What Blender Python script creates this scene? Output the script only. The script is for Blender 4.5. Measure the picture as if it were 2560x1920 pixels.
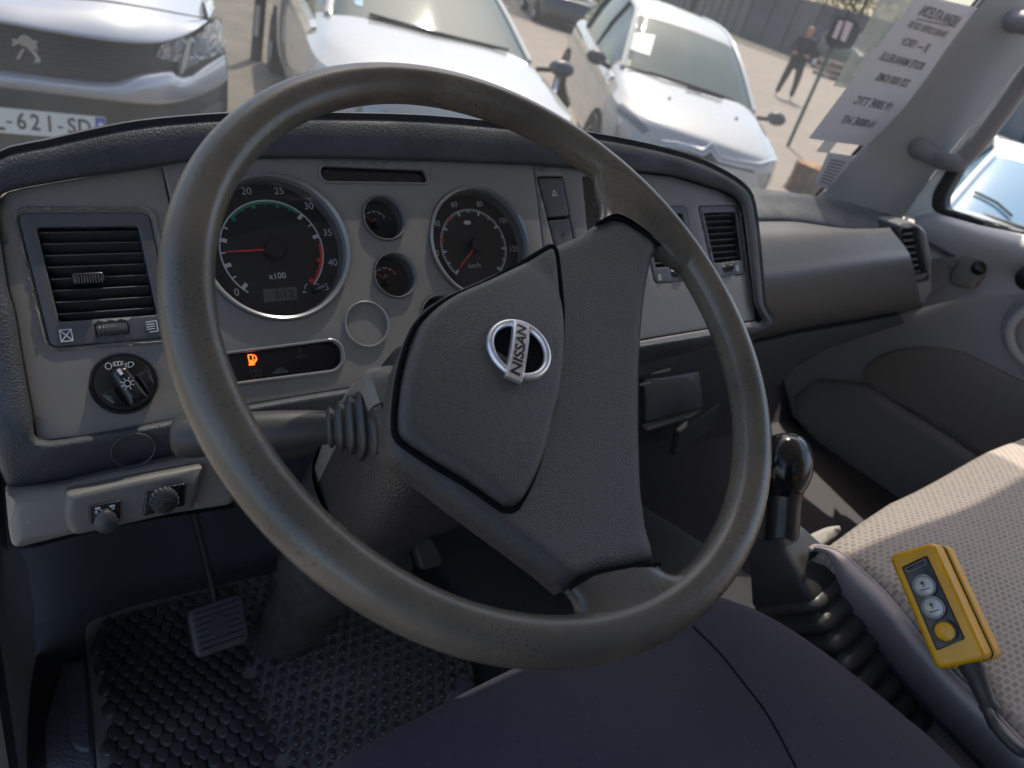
import bpy, math, random
import numpy as np
from mathutils import Vector, Matrix
from mathutils.geometry import delaunay_2d_cdt

for o in list(bpy.data.objects): bpy.data.objects.remove(o)
SC = bpy.context.scene; C = SC.collection
random.seed(4); RNG = np.random.default_rng(7)
F = 1850.0; H = 1.85
# ------------------------------------------------------------ calibration (photo is 2560 x 1920)
def frame(XV, DV):
    X = np.array([XV[0]-1280, XV[1]-960, F], float); D = np.array([DV[0]-1280, DV[1]-960, F], float)
    D /= np.linalg.norm(D); Z = -D; X = X-(X@Z)*Z; X /= np.linalg.norm(X)
    return np.array([X, np.cross(Z, X), Z])
def frameS(s, y0):
    roll = math.atan(s); d = (960-y0)*math.cos(roll); nd = F*F/d
    return frame((4100, y0+s*2820), (1280-math.sin(roll)*nd, 960+math.cos(roll)*nd))
M = frame((4100, 500), (644, 4144))          # cab axes: X to passenger side, Y ahead, Z up, origin at the lens
W = frameS(.31, -170)                        # outside axes, ground at z = 0
TC = Matrix.Translation((0, 0, H)) @ Matrix((W@M.T).tolist()).to_4x4()
# ------------------------------------------------------------ camera
cd = bpy.data.cameras.new('camera'); cam = bpy.data.objects.new('camera', cd); C.objects.link(cam)
cd.sensor_width = 36; cd.lens = F/2560*36; cd.clip_start = .02; cd.clip_end = 2000
R = np.array([W[:, 0], -W[:, 1], -W[:, 2]]).T
cam.matrix_world = Matrix.Translation((0, 0, H)) @ Matrix(R.tolist()).to_4x4()
cd.dof.use_dof = True; cd.dof.focus_distance = .56; cd.dof.aperture_fstop = 8.5
SC.camera = cam
SC.render.resolution_x = 1024; SC.render.resolution_y = 768
# ------------------------------------------------------------ sky and sun
SUN_AZ = math.radians(35); SUN_EL = math.radians(55)     # azimuth from +Y towards +X
wd = bpy.data.worlds.new('World'); SC.world = wd; wd.use_nodes = True
nt = wd.node_tree; bg = nt.nodes['Background']
sk = nt.nodes.new('ShaderNodeTexSky'); sk.sky_type = 'NISHITA'; sk.sun_disc = False
sk.sun_elevation = SUN_EL; sk.sun_rotation = SUN_AZ; sk.air_density = 1.0; sk.dust_density = 3.0
nt.links.new(sk.outputs[0], bg.inputs[0]); bg.inputs[1].default_value = .14
sl = bpy.data.lights.new('sun', 'SUN'); sl.energy = 2.7; sl.angle = math.radians(.5); sl.color = (1, .91, .78)
so = bpy.data.objects.new('sun', sl); C.objects.link(so)
sd = Vector((math.sin(SUN_AZ)*math.cos(SUN_EL), math.cos(SUN_AZ)*math.cos(SUN_EL), math.sin(SUN_EL)))
so.rotation_euler = sd.to_track_quat('Z', 'Y').to_euler(); so.location = (0, 0, 30)
SC.view_settings.view_transform = 'Standard'; SC.view_settings.look = 'None'
SC.view_settings.exposure = 1.38; SC.view_settings.gamma = 1
SC.render.engine = 'CYCLES'
SC.cycles.max_bounces = 8; SC.cycles.transparent_max_bounces = 12

# ------------------------------------------------------------ materials
def mat(name, col, rough=.5, metal=0, bump=None, var=None, coat=0, spec=.5, emit=None, alpha=None, spots=None):
    m = bpy.data.materials.new(name); m.use_nodes = True; n = m.node_tree.nodes; L = m.node_tree.links
    b = n['Principled BSDF']; b.inputs['Base Color'].default_value = (*col, 1)
    b.inputs['Roughness'].default_value = rough; b.inputs['Metallic'].default_value = metal
    b.inputs['Specular IOR Level'].default_value = spec; b.inputs['Coat Weight'].default_value = coat
    b.inputs['Coat Roughness'].default_value = .05
    tc = n.new('ShaderNodeTexCoord')
    if emit: b.inputs['Emission Color'].default_value = (*emit[0], 1); b.inputs['Emission Strength'].default_value = emit[1]
    if alpha is not None: b.inputs['Alpha'].default_value = alpha
    last = None
    for bp in (bump or []):
        kind, sc, st, dist = bp[:4]
        mp = n.new('ShaderNodeMapping'); L.new(tc.outputs['Object'], mp.inputs[0])
        if len(bp) > 4: mp.inputs['Scale'].default_value = bp[4]
        if kind == 'vor':
            t = n.new('ShaderNodeTexVoronoi'); t.feature = 'DISTANCE_TO_EDGE'; t.inputs['Scale'].default_value = sc
            nz = n.new('ShaderNodeTexNoise'); nz.inputs['Scale'].default_value = sc*.6; nz.inputs['Detail'].default_value = 3
            ad = n.new('ShaderNodeMixRGB'); ad.blend_type = 'ADD'; ad.inputs[0].default_value = .5/sc*1.2
            L.new(mp.outputs[0], nz.inputs[0]); L.new(mp.outputs[0], ad.inputs[1]); L.new(nz.outputs['Color'], ad.inputs[2]); L.new(ad.outputs[0], t.inputs[0])
            cr = n.new('ShaderNodeMapRange'); cr.inputs[1].default_value = 0; cr.inputs[2].default_value = .22
            L.new(t.outputs['Distance'], cr.inputs[0]); out = cr.outputs[0]
        elif kind == 'dots':
            t = n.new('ShaderNodeTexVoronoi'); t.inputs['Scale'].default_value = sc; L.new(mp.outputs[0], t.inputs[0]); out = t.outputs['Distance']
        elif kind == 'wave':
            t = n.new('ShaderNodeTexWave'); t.inputs['Scale'].default_value = sc; L.new(mp.outputs[0], t.inputs[0]); out = t.outputs['Fac']
        else:
            t = n.new('ShaderNodeTexNoise'); t.inputs['Scale'].default_value = sc; t.inputs['Detail'].default_value = 5; L.new(mp.outputs[0], t.inputs[0]); out = t.outputs['Fac']
        bn = n.new('ShaderNodeBump'); bn.inputs['Strength'].default_value = st; bn.inputs['Distance'].default_value = dist
        L.new(out, bn.inputs['Height'])
        if last: L.new(last, bn.inputs['Normal'])
        last = bn.outputs[0]
    if last: L.new(last, b.inputs['Normal'])
    if var:   # (scale, colour 2, contrast lo, hi)
        t = n.new('ShaderNodeTexNoise'); t.inputs['Scale'].default_value = var[0]; t.inputs['Detail'].default_value = 6
        L.new(tc.outputs['Object'], t.inputs[0])
        mr = n.new('ShaderNodeMapRange'); mr.inputs[1].default_value = var[2]; mr.inputs[2].default_value = var[3]
        L.new(t.outputs['Fac'], mr.inputs[0])
        mx = n.new('ShaderNodeMixRGB'); mx.inputs[1].default_value = (*col, 1); mx.inputs[2].default_value = (*var[1], 1)
        L.new(mr.outputs[0], mx.inputs[0]); L.new(mx.outputs[0], b.inputs['Base Color'])
        r2 = n.new('ShaderNodeMapRange'); r2.inputs[1].default_value = var[2]; r2.inputs[2].default_value = var[3]
        r2.inputs[3].default_value = rough; r2.inputs[4].default_value = min(1, rough*1.3); L.new(t.outputs['Fac'], r2.inputs[0])
        L.new(r2.outputs[0], b.inputs['Roughness'])
        src = mx.outputs[0]
    else: src = None
    if spots:  # dusty specks or pores: (scale, colour, radius)
        v = n.new('ShaderNodeTexVoronoi'); v.inputs['Scale'].default_value = spots[0]; L.new(tc.outputs['Object'], v.inputs[0])
        lt = n.new('ShaderNodeMath'); lt.operation = 'LESS_THAN'; lt.inputs[1].default_value = spots[2]; L.new(v.outputs['Distance'], lt.inputs[0])
        if len(spots) > 3:
            nz = n.new('ShaderNodeTexNoise'); nz.inputs['Scale'].default_value = spots[3]; L.new(tc.outputs['Object'], nz.inputs[0])
            g = n.new('ShaderNodeMath'); g.operation = 'GREATER_THAN'; g.inputs[1].default_value = spots[4]; L.new(nz.outputs['Fac'], g.inputs[0])
            mu = n.new('ShaderNodeMath'); mu.operation = 'MULTIPLY'; L.new(lt.outputs[0], mu.inputs[0]); L.new(g.outputs[0], mu.inputs[1]); lt = mu
        mx = n.new('ShaderNodeMixRGB'); mx.inputs[2].default_value = (*spots[1], 1)
        if src: L.new(src, mx.inputs[1])
        else: mx.inputs[1].default_value = (*col, 1)
        L.new(lt.outputs[0], mx.inputs[0]); L.new(mx.outputs[0], b.inputs['Base Color'])
    return m
def glass(name, tint=(1, 1, 1), refl=1.0, dust_veil=0.0):
    m = bpy.data.materials.new(name); m.use_nodes = True; n = m.node_tree.nodes; L = m.node_tree.links
    n.remove(n['Principled BSDF']); out = n['Material Output']
    tr = n.new('ShaderNodeBsdfTransparent'); tr.inputs[0].default_value = (*tint, 1)
    gl = n.new('ShaderNodeBsdfGlossy'); gl.inputs['Roughness'].default_value = .02
    fr = n.new('ShaderNodeFresnel'); fr.inputs[0].default_value = 1.5
    mu = n.new('ShaderNodeMath'); mu.operation = 'MULTIPLY'; mu.inputs[1].default_value = refl; L.new(fr.outputs[0], mu.inputs[0])
    mx = n.new('ShaderNodeMixShader'); L.new(mu.outputs[0], mx.inputs[0]); L.new(tr.outputs[0], mx.inputs[1]); L.new(gl.outputs[0], mx.inputs[2])
    last = mx
    if dust_veil:
        tl = n.new('ShaderNodeBsdfTranslucent'); tl.inputs[0].default_value = (.75, .78, .8, 1)
        tc = n.new('ShaderNodeTexCoord'); nz = n.new('ShaderNodeTexNoise'); nz.inputs['Scale'].default_value = 6; nz.inputs['Detail'].default_value = 6
        L.new(tc.outputs['Object'], nz.inputs[0])
        v = n.new('ShaderNodeTexVoronoi'); v.inputs['Scale'].default_value = 160; L.new(tc.outputs['Object'], v.inputs[0])
        lt = n.new('ShaderNodeMath'); lt.operation = 'LESS_THAN'; lt.inputs[1].default_value = .11; L.new(v.outputs['Distance'], lt.inputs[0])
        m1 = n.new('ShaderNodeMath'); m1.operation = 'MULTIPLY'; m1.inputs[1].default_value = .5; L.new(lt.outputs[0], m1.inputs[0])
        m2 = n.new('ShaderNodeMath'); m2.operation = 'MULTIPLY_ADD'; m2.inputs[1].default_value = 1.0; L.new(m1.outputs[0], m2.inputs[2]); 
        m3 = n.new('ShaderNodeMath'); m3.operation = 'MULTIPLY'; m3.inputs[1].default_value = 1; L.new(nz.outputs['Fac'], m3.inputs[0]); L.new(m3.outputs[0], m2.inputs[0])
        m4 = n.new('ShaderNodeMath'); m4.operation = 'MULTIPLY'; m4.inputs[1].default_value = dust_veil*2; L.new(m2.outputs[0], m4.inputs[0])
        m5 = n.new('ShaderNodeMixShader'); L.new(m4.outputs[0], m5.inputs[0]); L.new(mx.outputs[0], m5.inputs[1]); L.new(tl.outputs[0], m5.inputs[2]); last = m5
    L.new(last.outputs[0], out.inputs[0]); return m

K = {}
K['vinyl'] = mat('dark_vinyl', (.046, .050, .058), .55, bump=[('vor', 330, .35, .0006), ('noise', 60, .25, .002)], var=(25, (.036, .040, .047), .4, .65))
K['trim'] = mat('grey_trim', (.175, .163, .150), .42, bump=[('noise', 900, .12, .0003)], spots=(110, (.3, .3, .3), .05))
K['trim2'] = mat('grey_cluster', (.175, .165, .158), .40, bump=[('noise', 900, .1, .0003)], spots=(90, (.3, .3, .3), .045))
K['frame'] = mat('slate_plastic', (.070, .072, .080), .40, bump=[('noise', 800, .12, .0003)], spots=(160, (.25, .25, .27), .05))
K['slat'] = mat('slat_plastic', (.042, .043, .047), .35, spots=(170, (.3, .3, .32), .05))
K['black'] = mat('black_plastic', (.012, .012, .014), .25, coat=.1, spots=(170, (.3, .3, .32), .045))
K['matte'] = mat('matte_black', (.013, .013, .015), .6)
K['void'] = mat('recess_black', (.006, .006, .007), .8)
K['dial'] = mat('dial_face', (.022, .023, .026), .55)
K['white'] = mat('white_print', (.62, .64, .66), .6)
K['green'] = mat('green_print', (.03, .25, .14), .6)
K['red'] = mat('red_print', (.75, .05, .05), .5)
K['orange'] = mat('warning_orange', (.9, .1, .02), .5, emit=((1, .09, .01), 1.6))
K['dim'] = mat('unlit_print', (.06, .06, .07), .6)
K['ring'] = mat('gauge_ring', (.20, .20, .21), .28, metal=.3)
K['clear'] = glass('gauge_glass', (1, 1, 1), .6)
K['lcd'] = mat('lcd', (.10, .115, .105), .4)
K['rim'] = mat('worn_rim', (.145, .124, .096), .25, bump=[('noise', 420, .14, .0005)], var=(13, (.082, .073, .061), .38, .62), spots=(420, (.03, .027, .024), .22, 16, .52))
K['hub'] = mat('hub_vinyl', (.058, .056, .055), .42, bump=[('vor', 560, .55, .00035), ('noise', 110, .2, .001)], spots=(90, (.25, .25, .24), .025))
K['groove'] = mat('groove', (.006, .006, .008), .9, spec=.1)
K['chrome'] = mat('chrome', (.80, .80, .82), .28, metal=.75, bump=[('noise', 500, .03, .0003)])
K['ink'] = mat('dark_ink', (.02, .02, .025), .4)
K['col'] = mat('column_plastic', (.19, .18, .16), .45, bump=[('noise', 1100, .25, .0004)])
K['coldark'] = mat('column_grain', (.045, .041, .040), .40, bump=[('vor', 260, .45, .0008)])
K['stalk'] = mat('stalk_plastic', (.040, .039, .038), .45, bump=[('noise', 1500, .2, .0003)], spots=(200, (.3, .3, .3), .04))
K['rubber'] = mat('rubber', (.036, .036, .036), .45, var=(60, (.046, .046, .046), .4, .6))
K['mat'] = mat('mat_rubber', (.17, .16, .158), .55, var=(9, (.25, .235, .22), .45, .7))
K['carpet'] = mat('dark_carpet', (.05, .048, .054), .95, bump=[('noise', 500, .6, .002)])
K['floor'] = mat('floor_vinyl', (.12, .12, .15), .6, bump=[('vor', 180, .5, .002)])
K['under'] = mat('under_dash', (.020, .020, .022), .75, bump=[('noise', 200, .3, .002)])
K['seat'] = mat('purple_seat_cloth', (.040, .036, .057), .95, bump=[('noise', 1300, .5, .0006)], var=(5, (.032, .029, .047), .35, .65), spots=(150, (.24, .22, .26), .045))
K['seat2'] = mat('grey_seat_cloth', (.42, .36, .355), .95, bump=[('noise', 1300, .5, .0006)], var=(6, (.36, .31, .305), .35, .65))
K['door'] = mat('door_vinyl', (.36, .35, .365), .6, bump=[('vor', 300, .2, .0008)])
K['doordark'] = mat('door_lower', (.26, .25, .255), .7, bump=[('noise', 400, .3, .001)])
K['pillar'] = mat('pillar_trim', (.34, .335, .34), .6, bump=[('noise', 500, .2, .0006)])
K['paint'] = mat('cab_paint', (.72, .73, .72), .25, coat=.4)
K['paper'] = mat('paper', (.72, .70, .74), .7)
K['tape'] = mat('tape', (.75, .76, .72), .5, alpha=.75)
K['yellow'] = mat('yellow_plastic', (.80, .40, .006), .30, bump=[('noise', 300, .06, .0006)], var=(22, (.66, .30, .008), .5, .75), spots=(60, (.25, .12, .02), .05, 20, .6))
K['plate'] = mat('face_plate', (.018, .019, .023), .25, spots=(300, (.2, .2, .2), .05))
K['button'] = mat('clear_button', (.5, .52, .5), .15, coat=1)
K['wcar'] = mat('white_car_paint', (.54, .52, .475), .22, coat=1, var=(2, (.51, .495, .46), .4, .6))
K['scar'] = mat('silver_car_paint', (.47, .48, .51), .18, metal=.25, coat=1)
K['bumper'] = mat('grey_bumper', (.10, .105, .11), .5)
K['grille'] = mat('grille_plastic', (.03, .034, .04), .35)
K['cglass'] = mat('car_glass', (.085, .12, .11), .05, spec=.35)
K['lamp'] = mat('lamp_glass', (.35, .36, .37), .06, metal=.6, coat=1)
K['tyre'] = mat('tyre', (.02, .02, .021), .7)
K['blue'] = mat('eu_blue', (.05, .10, .50), .4)
K['plt'] = mat('plate_white', (.85, .86, .82), .4)
K['silver'] = mat('emblem_metal', (.60, .58, .53), .25, metal=.8)

# seat fabric with a woven pattern
def patterned():
    m = mat('patterned_seat_cloth', (.33, .27, .235), .95); n = m.node_tree.nodes; L = m.node_tree.links; b = n['Principled BSDF']
    tc = n.new('ShaderNodeTexCoord'); mp = n.new('ShaderNodeMapping'); mp.inputs['Scale'].default_value = (75, 190, 75); mp.inputs['Rotation'].default_value = (0, 0, .12)
    L.new(tc.outputs['Object'], mp.inputs[0])
    bk = n.new('ShaderNodeTexBrick'); bk.inputs['Scale'].default_value = 1; bk.inputs['Mortar Size'].default_value = .22; bk.inputs['Mortar Smooth'].default_value = .5
    bk.inputs['Brick Width'].default_value = .9; bk.inputs['Row Height'].default_value = 1.0
    bk.inputs['Color1'].default_value = (.24, .21, .19, 1); bk.inputs['Color2'].default_value = (.32, .27, .24, 1); bk.inputs['Mortar'].default_value = (.40, .345, .30, 1)
    L.new(mp.outputs[0], bk.inputs[0]); L.new(bk.outputs[0], b.inputs['Base Color'])
    bn = n.new('ShaderNodeBump'); bn.inputs['Strength'].default_value = .5; bn.inputs['Distance'].default_value = .001
    L.new(bk.outputs['Fac'], bn.inputs['Height'])
    nz = n.new('ShaderNodeTexNoise'); nz.inputs['Scale'].default_value = 1200; L.new(tc.outputs['Object'], nz.inputs[0])
    b2 = n.new('ShaderNodeBump'); b2.inputs['Strength'].default_value = .5; b2.inputs['Distance'].default_value = .0006; L.new(nz.outputs['Fac'], b2.inputs['Height']); L.new(bn.outputs[0], b2.inputs['Normal'])
    L.new(b2.outputs[0], b.inputs['Normal']); return m
K['pattern'] = patterned()

# ------------------------------------------------------------ geometry helpers
def V3(a): return np.array(a, float)
def nrm(v): v = V3(v); return v/np.linalg.norm(v)
class Plane:
    """a real plane in space with its own 2D axes; MX turns camera rays into its frame's axes"""
    def __init__(s, o, n, ex=(1, 0, 0), mx=None, eye=(0, 0, 0)):
        s.o = V3(o); s.n = nrm(n); ex = V3(ex); s.ex = nrm(ex-(ex@s.n)*s.n); s.ey = np.cross(s.n, s.ex); s.mx = M if mx is None else mx; s.eye = V3(eye)
    def px(s, x, y, h=0):
        r = s.mx@np.array([x-1280, y-960, F]); o = s.o+s.n*h
        t = ((o-s.eye)@s.n)/(r@s.n); q = s.eye+r*t-o; return (q@s.ex, q@s.ey)
    def pp(s, pts, h=0): return [s.px(*p, h) for p in pts]
    def at(s, u, v, h=0): return s.o+s.ex*u+s.ey*v+s.n*h
    def P(s, x, y, h=0): return s.at(*s.px(x, y, h), h)
def z(x0, y0, sc): return lambda *pts: [(x0+a*sc, y0+b*sc) for a, b in pts]
ZA = z(0, 0, .40687); ZB = z(800, 0, .40687); ZC = z(1660, 0, .40687); ZD = z(0, 400, .27125); ZE = z(400, 400, .36157)
ZF = z(1000, 400, .27125); ZG = z(1500, 400, .48232); ZH = z(1860, 450, .42194); ZI = z(0, 780, .37373); ZJ = z(0, 1300, .40687)
ZK = z(600, 850, .3919); ZL = z(1100, 700, .24111); ZN = z(900, 1100, .39177); ZO = z(1600, 800, .42194); ZQ = z(1900, 1300, .37373)
ZV = z(0, 0, .31646); ZR = z(1400, 0, .30136); ZP = z(2000, 0, .24108)
def ray(x, y, t): return M@np.array([(x-1280)/F, (y-960)/F, 1])*t       # cab point at depth t

def mesh(name, vs, fs, m, parent=None, smooth=True, bevel=0, sub=0, edge=40):
    me = bpy.data.meshes.new(name); me.from_pydata([tuple(map(float, v)) for v in vs], [], [tuple(f) for f in fs]); me.validate(); me.update()
    o = bpy.data.objects.new(name, me); C.objects.link(o)
    if m: me.materials.append(m)
    if smooth: me.polygons.foreach_set('use_smooth', [True]*len(me.polygons))
    if smooth and edge and edge < 180:
        try: me.set_sharp_from_angle(angle=math.radians(edge))
        except Exception: pass
    if bevel:
        b = o.modifiers.new('bevel', 'BEVEL'); b.width = bevel; b.segments = 3; b.limit_method = 'ANGLE'; b.angle_limit = math.radians(35)
        b.harden_normals = False
    if sub: s = o.modifiers.new('sub', 'SUBSURF'); s.levels = s.render_levels = sub
    if parent: o.parent = parent
    return o
class MB:
    def __init__(s): s.v = []; s.f = []
    def add(s, vs, fs):
        b = len(s.v); s.v += [tuple(v) for v in vs]; s.f += [tuple(i+b for i in f) for f in fs]; return s
    def build(s, name, m, parent=None, **k): return mesh(name, s.v, s.f, m, parent, **k)
def cr(pts, n=8, closed=False):
    """Catmull-Rom through points (any dimension), n steps per span"""
    p = [V3(a) for a in pts]; N = len(p); out = []
    rng_ = range(N if closed else N-1)
    for i in rng_:
        if closed: a, b, c, d = p[i-1], p[i], p[(i+1) % N], p[(i+2) % N]
        else: a = p[max(i-1, 0)]; b = p[i]; c = p[i+1]; d = p[min(i+2, N-1)]
        for k in range(n):
            t = k/n
            out.append(.5*((2*b)+(-a+c)*t+(2*a-5*b+4*c-d)*t*t+(-a+3*b-3*c+d)*t**3))
    if not closed: out.append(p[-1])
    return out
def resample(pts, n):
    p = np.array([V3(a) for a in pts]); d = np.r_[0, np.cumsum(np.linalg.norm(np.diff(p, axis=0), axis=1))]
    t = np.linspace(0, d[-1], n); return np.array([np.interp(t, d, p[:, k]) for k in range(p.shape[1])]).T
def fillet(poly, r, seg=5):
    out = []; N = len(poly); rr = r if isinstance(r, (list, tuple)) else [r]*N
    for i in range(N):
        a, b, c = map(V3, (poly[i-1], poly[i], poly[(i+1) % N])); u = a-b; w = c-b; lu, lw = np.linalg.norm(u), np.linalg.norm(w)
        q = min(rr[i], lu*.45, lw*.45)
        if q <= 0: out.append(tuple(b)); continue
        s, e = b+u/lu*q, b+w/lw*q
        for k in range(seg+1):
            t = k/seg; out.append(tuple((1-t)**2*s+2*t*(1-t)*b+t*t*e))
    return out
def area(p): p = np.array(p); x, y = p[:, 0], p[:, 1]; return .5*np.sum(x*np.roll(y, -1)-np.roll(x, -1)*y)
def ccw(p): return list(p) if area(p) > 0 else list(p)[::-1]
def inside(pts, poly):
    pts = np.atleast_2d(pts); poly = np.array(poly); r = np.zeros(len(pts), bool); n = len(poly); j = n-1
    for i in range(n):
        xi, yi = poly[i]; xj, yj = poly[j]; c = ((yi > pts[:, 1]) != (yj > pts[:, 1]))
        with np.errstate(divide='ignore', invalid='ignore'): r ^= c & (pts[:, 0] < (xj-xi)*(pts[:, 1]-yi)/(yj-yi+1e-30)+xi)
        j = i
    return r
def bdist(pts, poly):
    pts = np.atleast_2d(pts); poly = np.array(poly); a = poly; b = np.roll(poly, -1, 0); best = np.full(len(pts), 1e9)
    for p, q in zip(a, b):
        d = q-p; L2 = d@d+1e-20; t = np.clip(((pts-p)@d)/L2, 0, 1); best = np.minimum(best, np.linalg.norm(pts-(p+t[:, None]*d), axis=1))
    return best
def dens(poly, step):
    out = []; N = len(poly)
    for i in range(N):
        a, b = V3(poly[i]), V3(poly[(i+1) % N]); k = max(1, int(np.linalg.norm(b-a)/step))
        out += [tuple(a+(b-a)*t/k) for t in range(k)]
    return out
def pillow(name, pl, poly, m, parent=None, h=0, re=.003, depth=.01, res=.01, holes=(), hf=None, wall=True, **kw):
    """a padded panel on plane pl: top surface h(+hf), rounded edge radius re, side walls down by depth, real holes"""
    poly = ccw(dens(ccw(poly), res)); hs = [ccw(dens(ccw(q), res*.7))[::-1] for q in holes]
    loops = [poly]+hs; pts = []; edges = []
    for lp in loops:
        b = len(pts); n = len(lp); pts += list(lp); edges += [(b+i, b+(i+1) % n) for i in range(n)]
    nb = len(pts); ext = []
    fr = [.12, .35, .68, 1.0] if re > 0 else []
    for lp in loops:
        L = np.array(lp); tg = np.roll(L, -1, 0)-np.roll(L, 1, 0); tg /= np.linalg.norm(tg, axis=1)[:, None]+1e-12; nn = np.c_[-tg[:, 1], tg[:, 0]]
        for f in fr: ext.append(L+nn*(re*f))
    mn = np.min(poly, 0); mx_ = np.max(poly, 0)
    gx, gy = np.meshgrid(np.arange(mn[0], mx_[0], res), np.arange(mn[1], mx_[1], res)); g = np.c_[gx.ravel(), gy.ravel()]
    def dist(q):
        d = bdist(q, poly)
        for hh in hs: d = np.minimum(d, bdist(q, hh))
        return d
    def ok(q):
        r = inside(q, poly)
        for hh in hs: r &= ~inside(q, hh)
        return r
    g = g[ok(g)]; g = g[dist(g) > re+res*.45]
    A = [g]
    for k, e in enumerate(ext):
        f = fr[k % len(fr)]; e = e[ok(e)]
        if len(e): e = e[dist(e) > re*f*.93]; A.append(e)
    A = np.vstack([a for a in A if len(a)]) if any(len(a) for a in A) else np.zeros((0, 2))
    allp = [Vector(p) for p in pts]+[Vector(p) for p in A]
    vo, eo, fo, ov, oe, of = delaunay_2d_cdt(allp, edges, [], 0, 1e-7)
    vo = np.array([tuple(v) for v in vo]); fo = [f for f in fo]
    cen = np.array([vo[list(f)].mean(0) for f in fo]); keep = ok(cen)
    fs = [list(f) if area(vo[list(f)]) > 0 else list(f)[::-1] for f, k in zip(fo, keep) if k]
    d = dist(vo); re_ = max(re, 1e-9); drop = np.where(d < re, re-np.sqrt(np.maximum(re*re-(re-d)**2, 0)), 0) if re > 0 else np.zeros(len(vo))
    def hh(u, v): return h+(hf(u, v) if hf else 0)
    vs = [pl.at(p[0], p[1], hh(*p)-dr) for p, dr in zip(vo, drop)]
    mb = MB(); mb.add(vs, fs)
    if wall:
        for lp in loops:
            n = len(lp); t = [pl.at(p[0], p[1], hh(*p)-re) for p in lp]; bt = [pl.at(p[0], p[1], hh(*p)-re-depth) for p in lp]
            mb.add(t+bt, [(i, n+i, n+(i+1) % n, (i+1) % n) for i in range(n)])
    return mb.build(name, m, parent, **kw)
def plate(name, pl, poly, m, parent=None, h=0, t=.002, bevel=0, **kw):
    """flat prism from h-t to h"""
    poly = ccw(poly); n = len(poly); vs = [pl.at(*p, h) for p in poly]+[pl.at(*p, h-t) for p in poly]
    fs = [tuple(range(n)), tuple(range(2*n-1, n-1, -1))]+[(i, n+i, n+(i+1) % n, (i+1) % n) for i in range(n)]
    return mesh(name, vs, fs, m, parent, smooth=bevel > 0, bevel=bevel, **kw)
def prism(mb, pl, poly, h=0, t=.002):
    poly = ccw(poly); n = len(poly); vs = [pl.at(*p, h) for p in poly]+[pl.at(*p, h-t) for p in poly]
    mb.add(vs, [tuple(range(n)), tuple(range(2*n-1, n-1, -1))]+[(i, n+i, n+(i+1) % n, (i+1) % n) for i in range(n)])
def loft(name, rows, m, parent=None, closed_v=False, closed_u=False, caps=False, **kw):
    n = len(rows[0]); vs = [p for r in rows for p in r]; fs = []
    R_ = len(rows)
    for i in range(R_ if closed_v else R_-1):
        for j in range(n if closed_u else n-1):
            a = i*n+j; b = i*n+(j+1) % n; c = ((i+1) % R_)*n+(j+1) % n; d = ((i+1) % R_)*n+j; fs.append((a, b, c, d))
    if caps: fs.append(tuple(range(n))[::-1]); fs.append(tuple((R_-1)*n+i for i in range(n)))
    return mesh(name, vs, fs, m, parent, **kw)
def skin(rows, n=24, k=4):
    """smooth surface through traced 3D curves: resample each, spline across"""
    g = [resample(cr(r, 6), n) for r in rows]; cols = [cr([g[i][j] for i in range(len(g))], k) for j in range(n)]
    return [[cols[j][i] for j in range(n)] for i in range(len(cols[0]))]
def gridlike(rows, n=40, k=5):
    g = [resample(cr(r, 5), n) for r in rows]; cl = [cr([g[i][j] for i in range(len(g))], k) for j in range(n)]; return [[c[i] for c in cl] for i in range(len(cl[0]))]
def tube(mb, path, rad, seg=12, cap=True, flat=1.0):
    p = [V3(a) for a in path]; n = len(p); rad = rad if isinstance(rad, (list, tuple, np.ndarray)) else [rad]*n
    up = None; rings = []
    for i in range(n):
        t = nrm(p[min(i+1, n-1)]-p[max(i-1, 0)])
        if up is None: up = nrm(np.cross(t, [0, 0, 1]) if abs(t[2]) < .9 else np.cross(t, [1, 0, 0]))
        up = nrm(up-(up@t)*t); w = np.cross(t, up)
        rings.append([p[i]+rad[i]*(math.cos(a)*up+flat*math.sin(a)*w) for a in np.linspace(0, 2*math.pi, seg, endpoint=False)])
    vs = [q for r in rings for q in r]; fs = [(i*seg+j, i*seg+(j+1) % seg, (i+1)*seg+(j+1) % seg, (i+1)*seg+j) for i in range(n-1) for j in range(seg)]
    if cap: fs += [tuple(range(seg))[::-1], tuple((n-1)*seg+j for j in range(seg))]
    return mb.add(vs, fs)
def revolve(name, pl, c, prof, m, parent=None, seg=72, a0=0, a1=2*math.pi, **kw):
    """profile [(radius, height)] turned about the normal at c=(u, v)"""
    full = abs(a1-a0-2*math.pi) < 1e-6; A = np.linspace(a0, a1, seg, endpoint=not full)
    rows = [[pl.at(c[0]+r*math.cos(a), c[1]+r*math.sin(a), h) for a in A] for r, h in prof]
    return loft(name, rows, m, parent, closed_u=full, **kw)
def boxf(mb, o, ax, ay, az):
    """box from corner-centre o with half axes"""
    o, ax, ay, az = map(V3, (o, ax, ay, az)); vs = [o+i*ax+j*ay+k*az for i in (-1, 1) for j in (-1, 1) for k in (-1, 1)]
    mb.add(vs, [(0, 1, 3, 2), (4, 6, 7, 5), (0, 4, 5, 1), (2, 3, 7, 6), (0, 2, 6, 4), (1, 5, 7, 3)])
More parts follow.
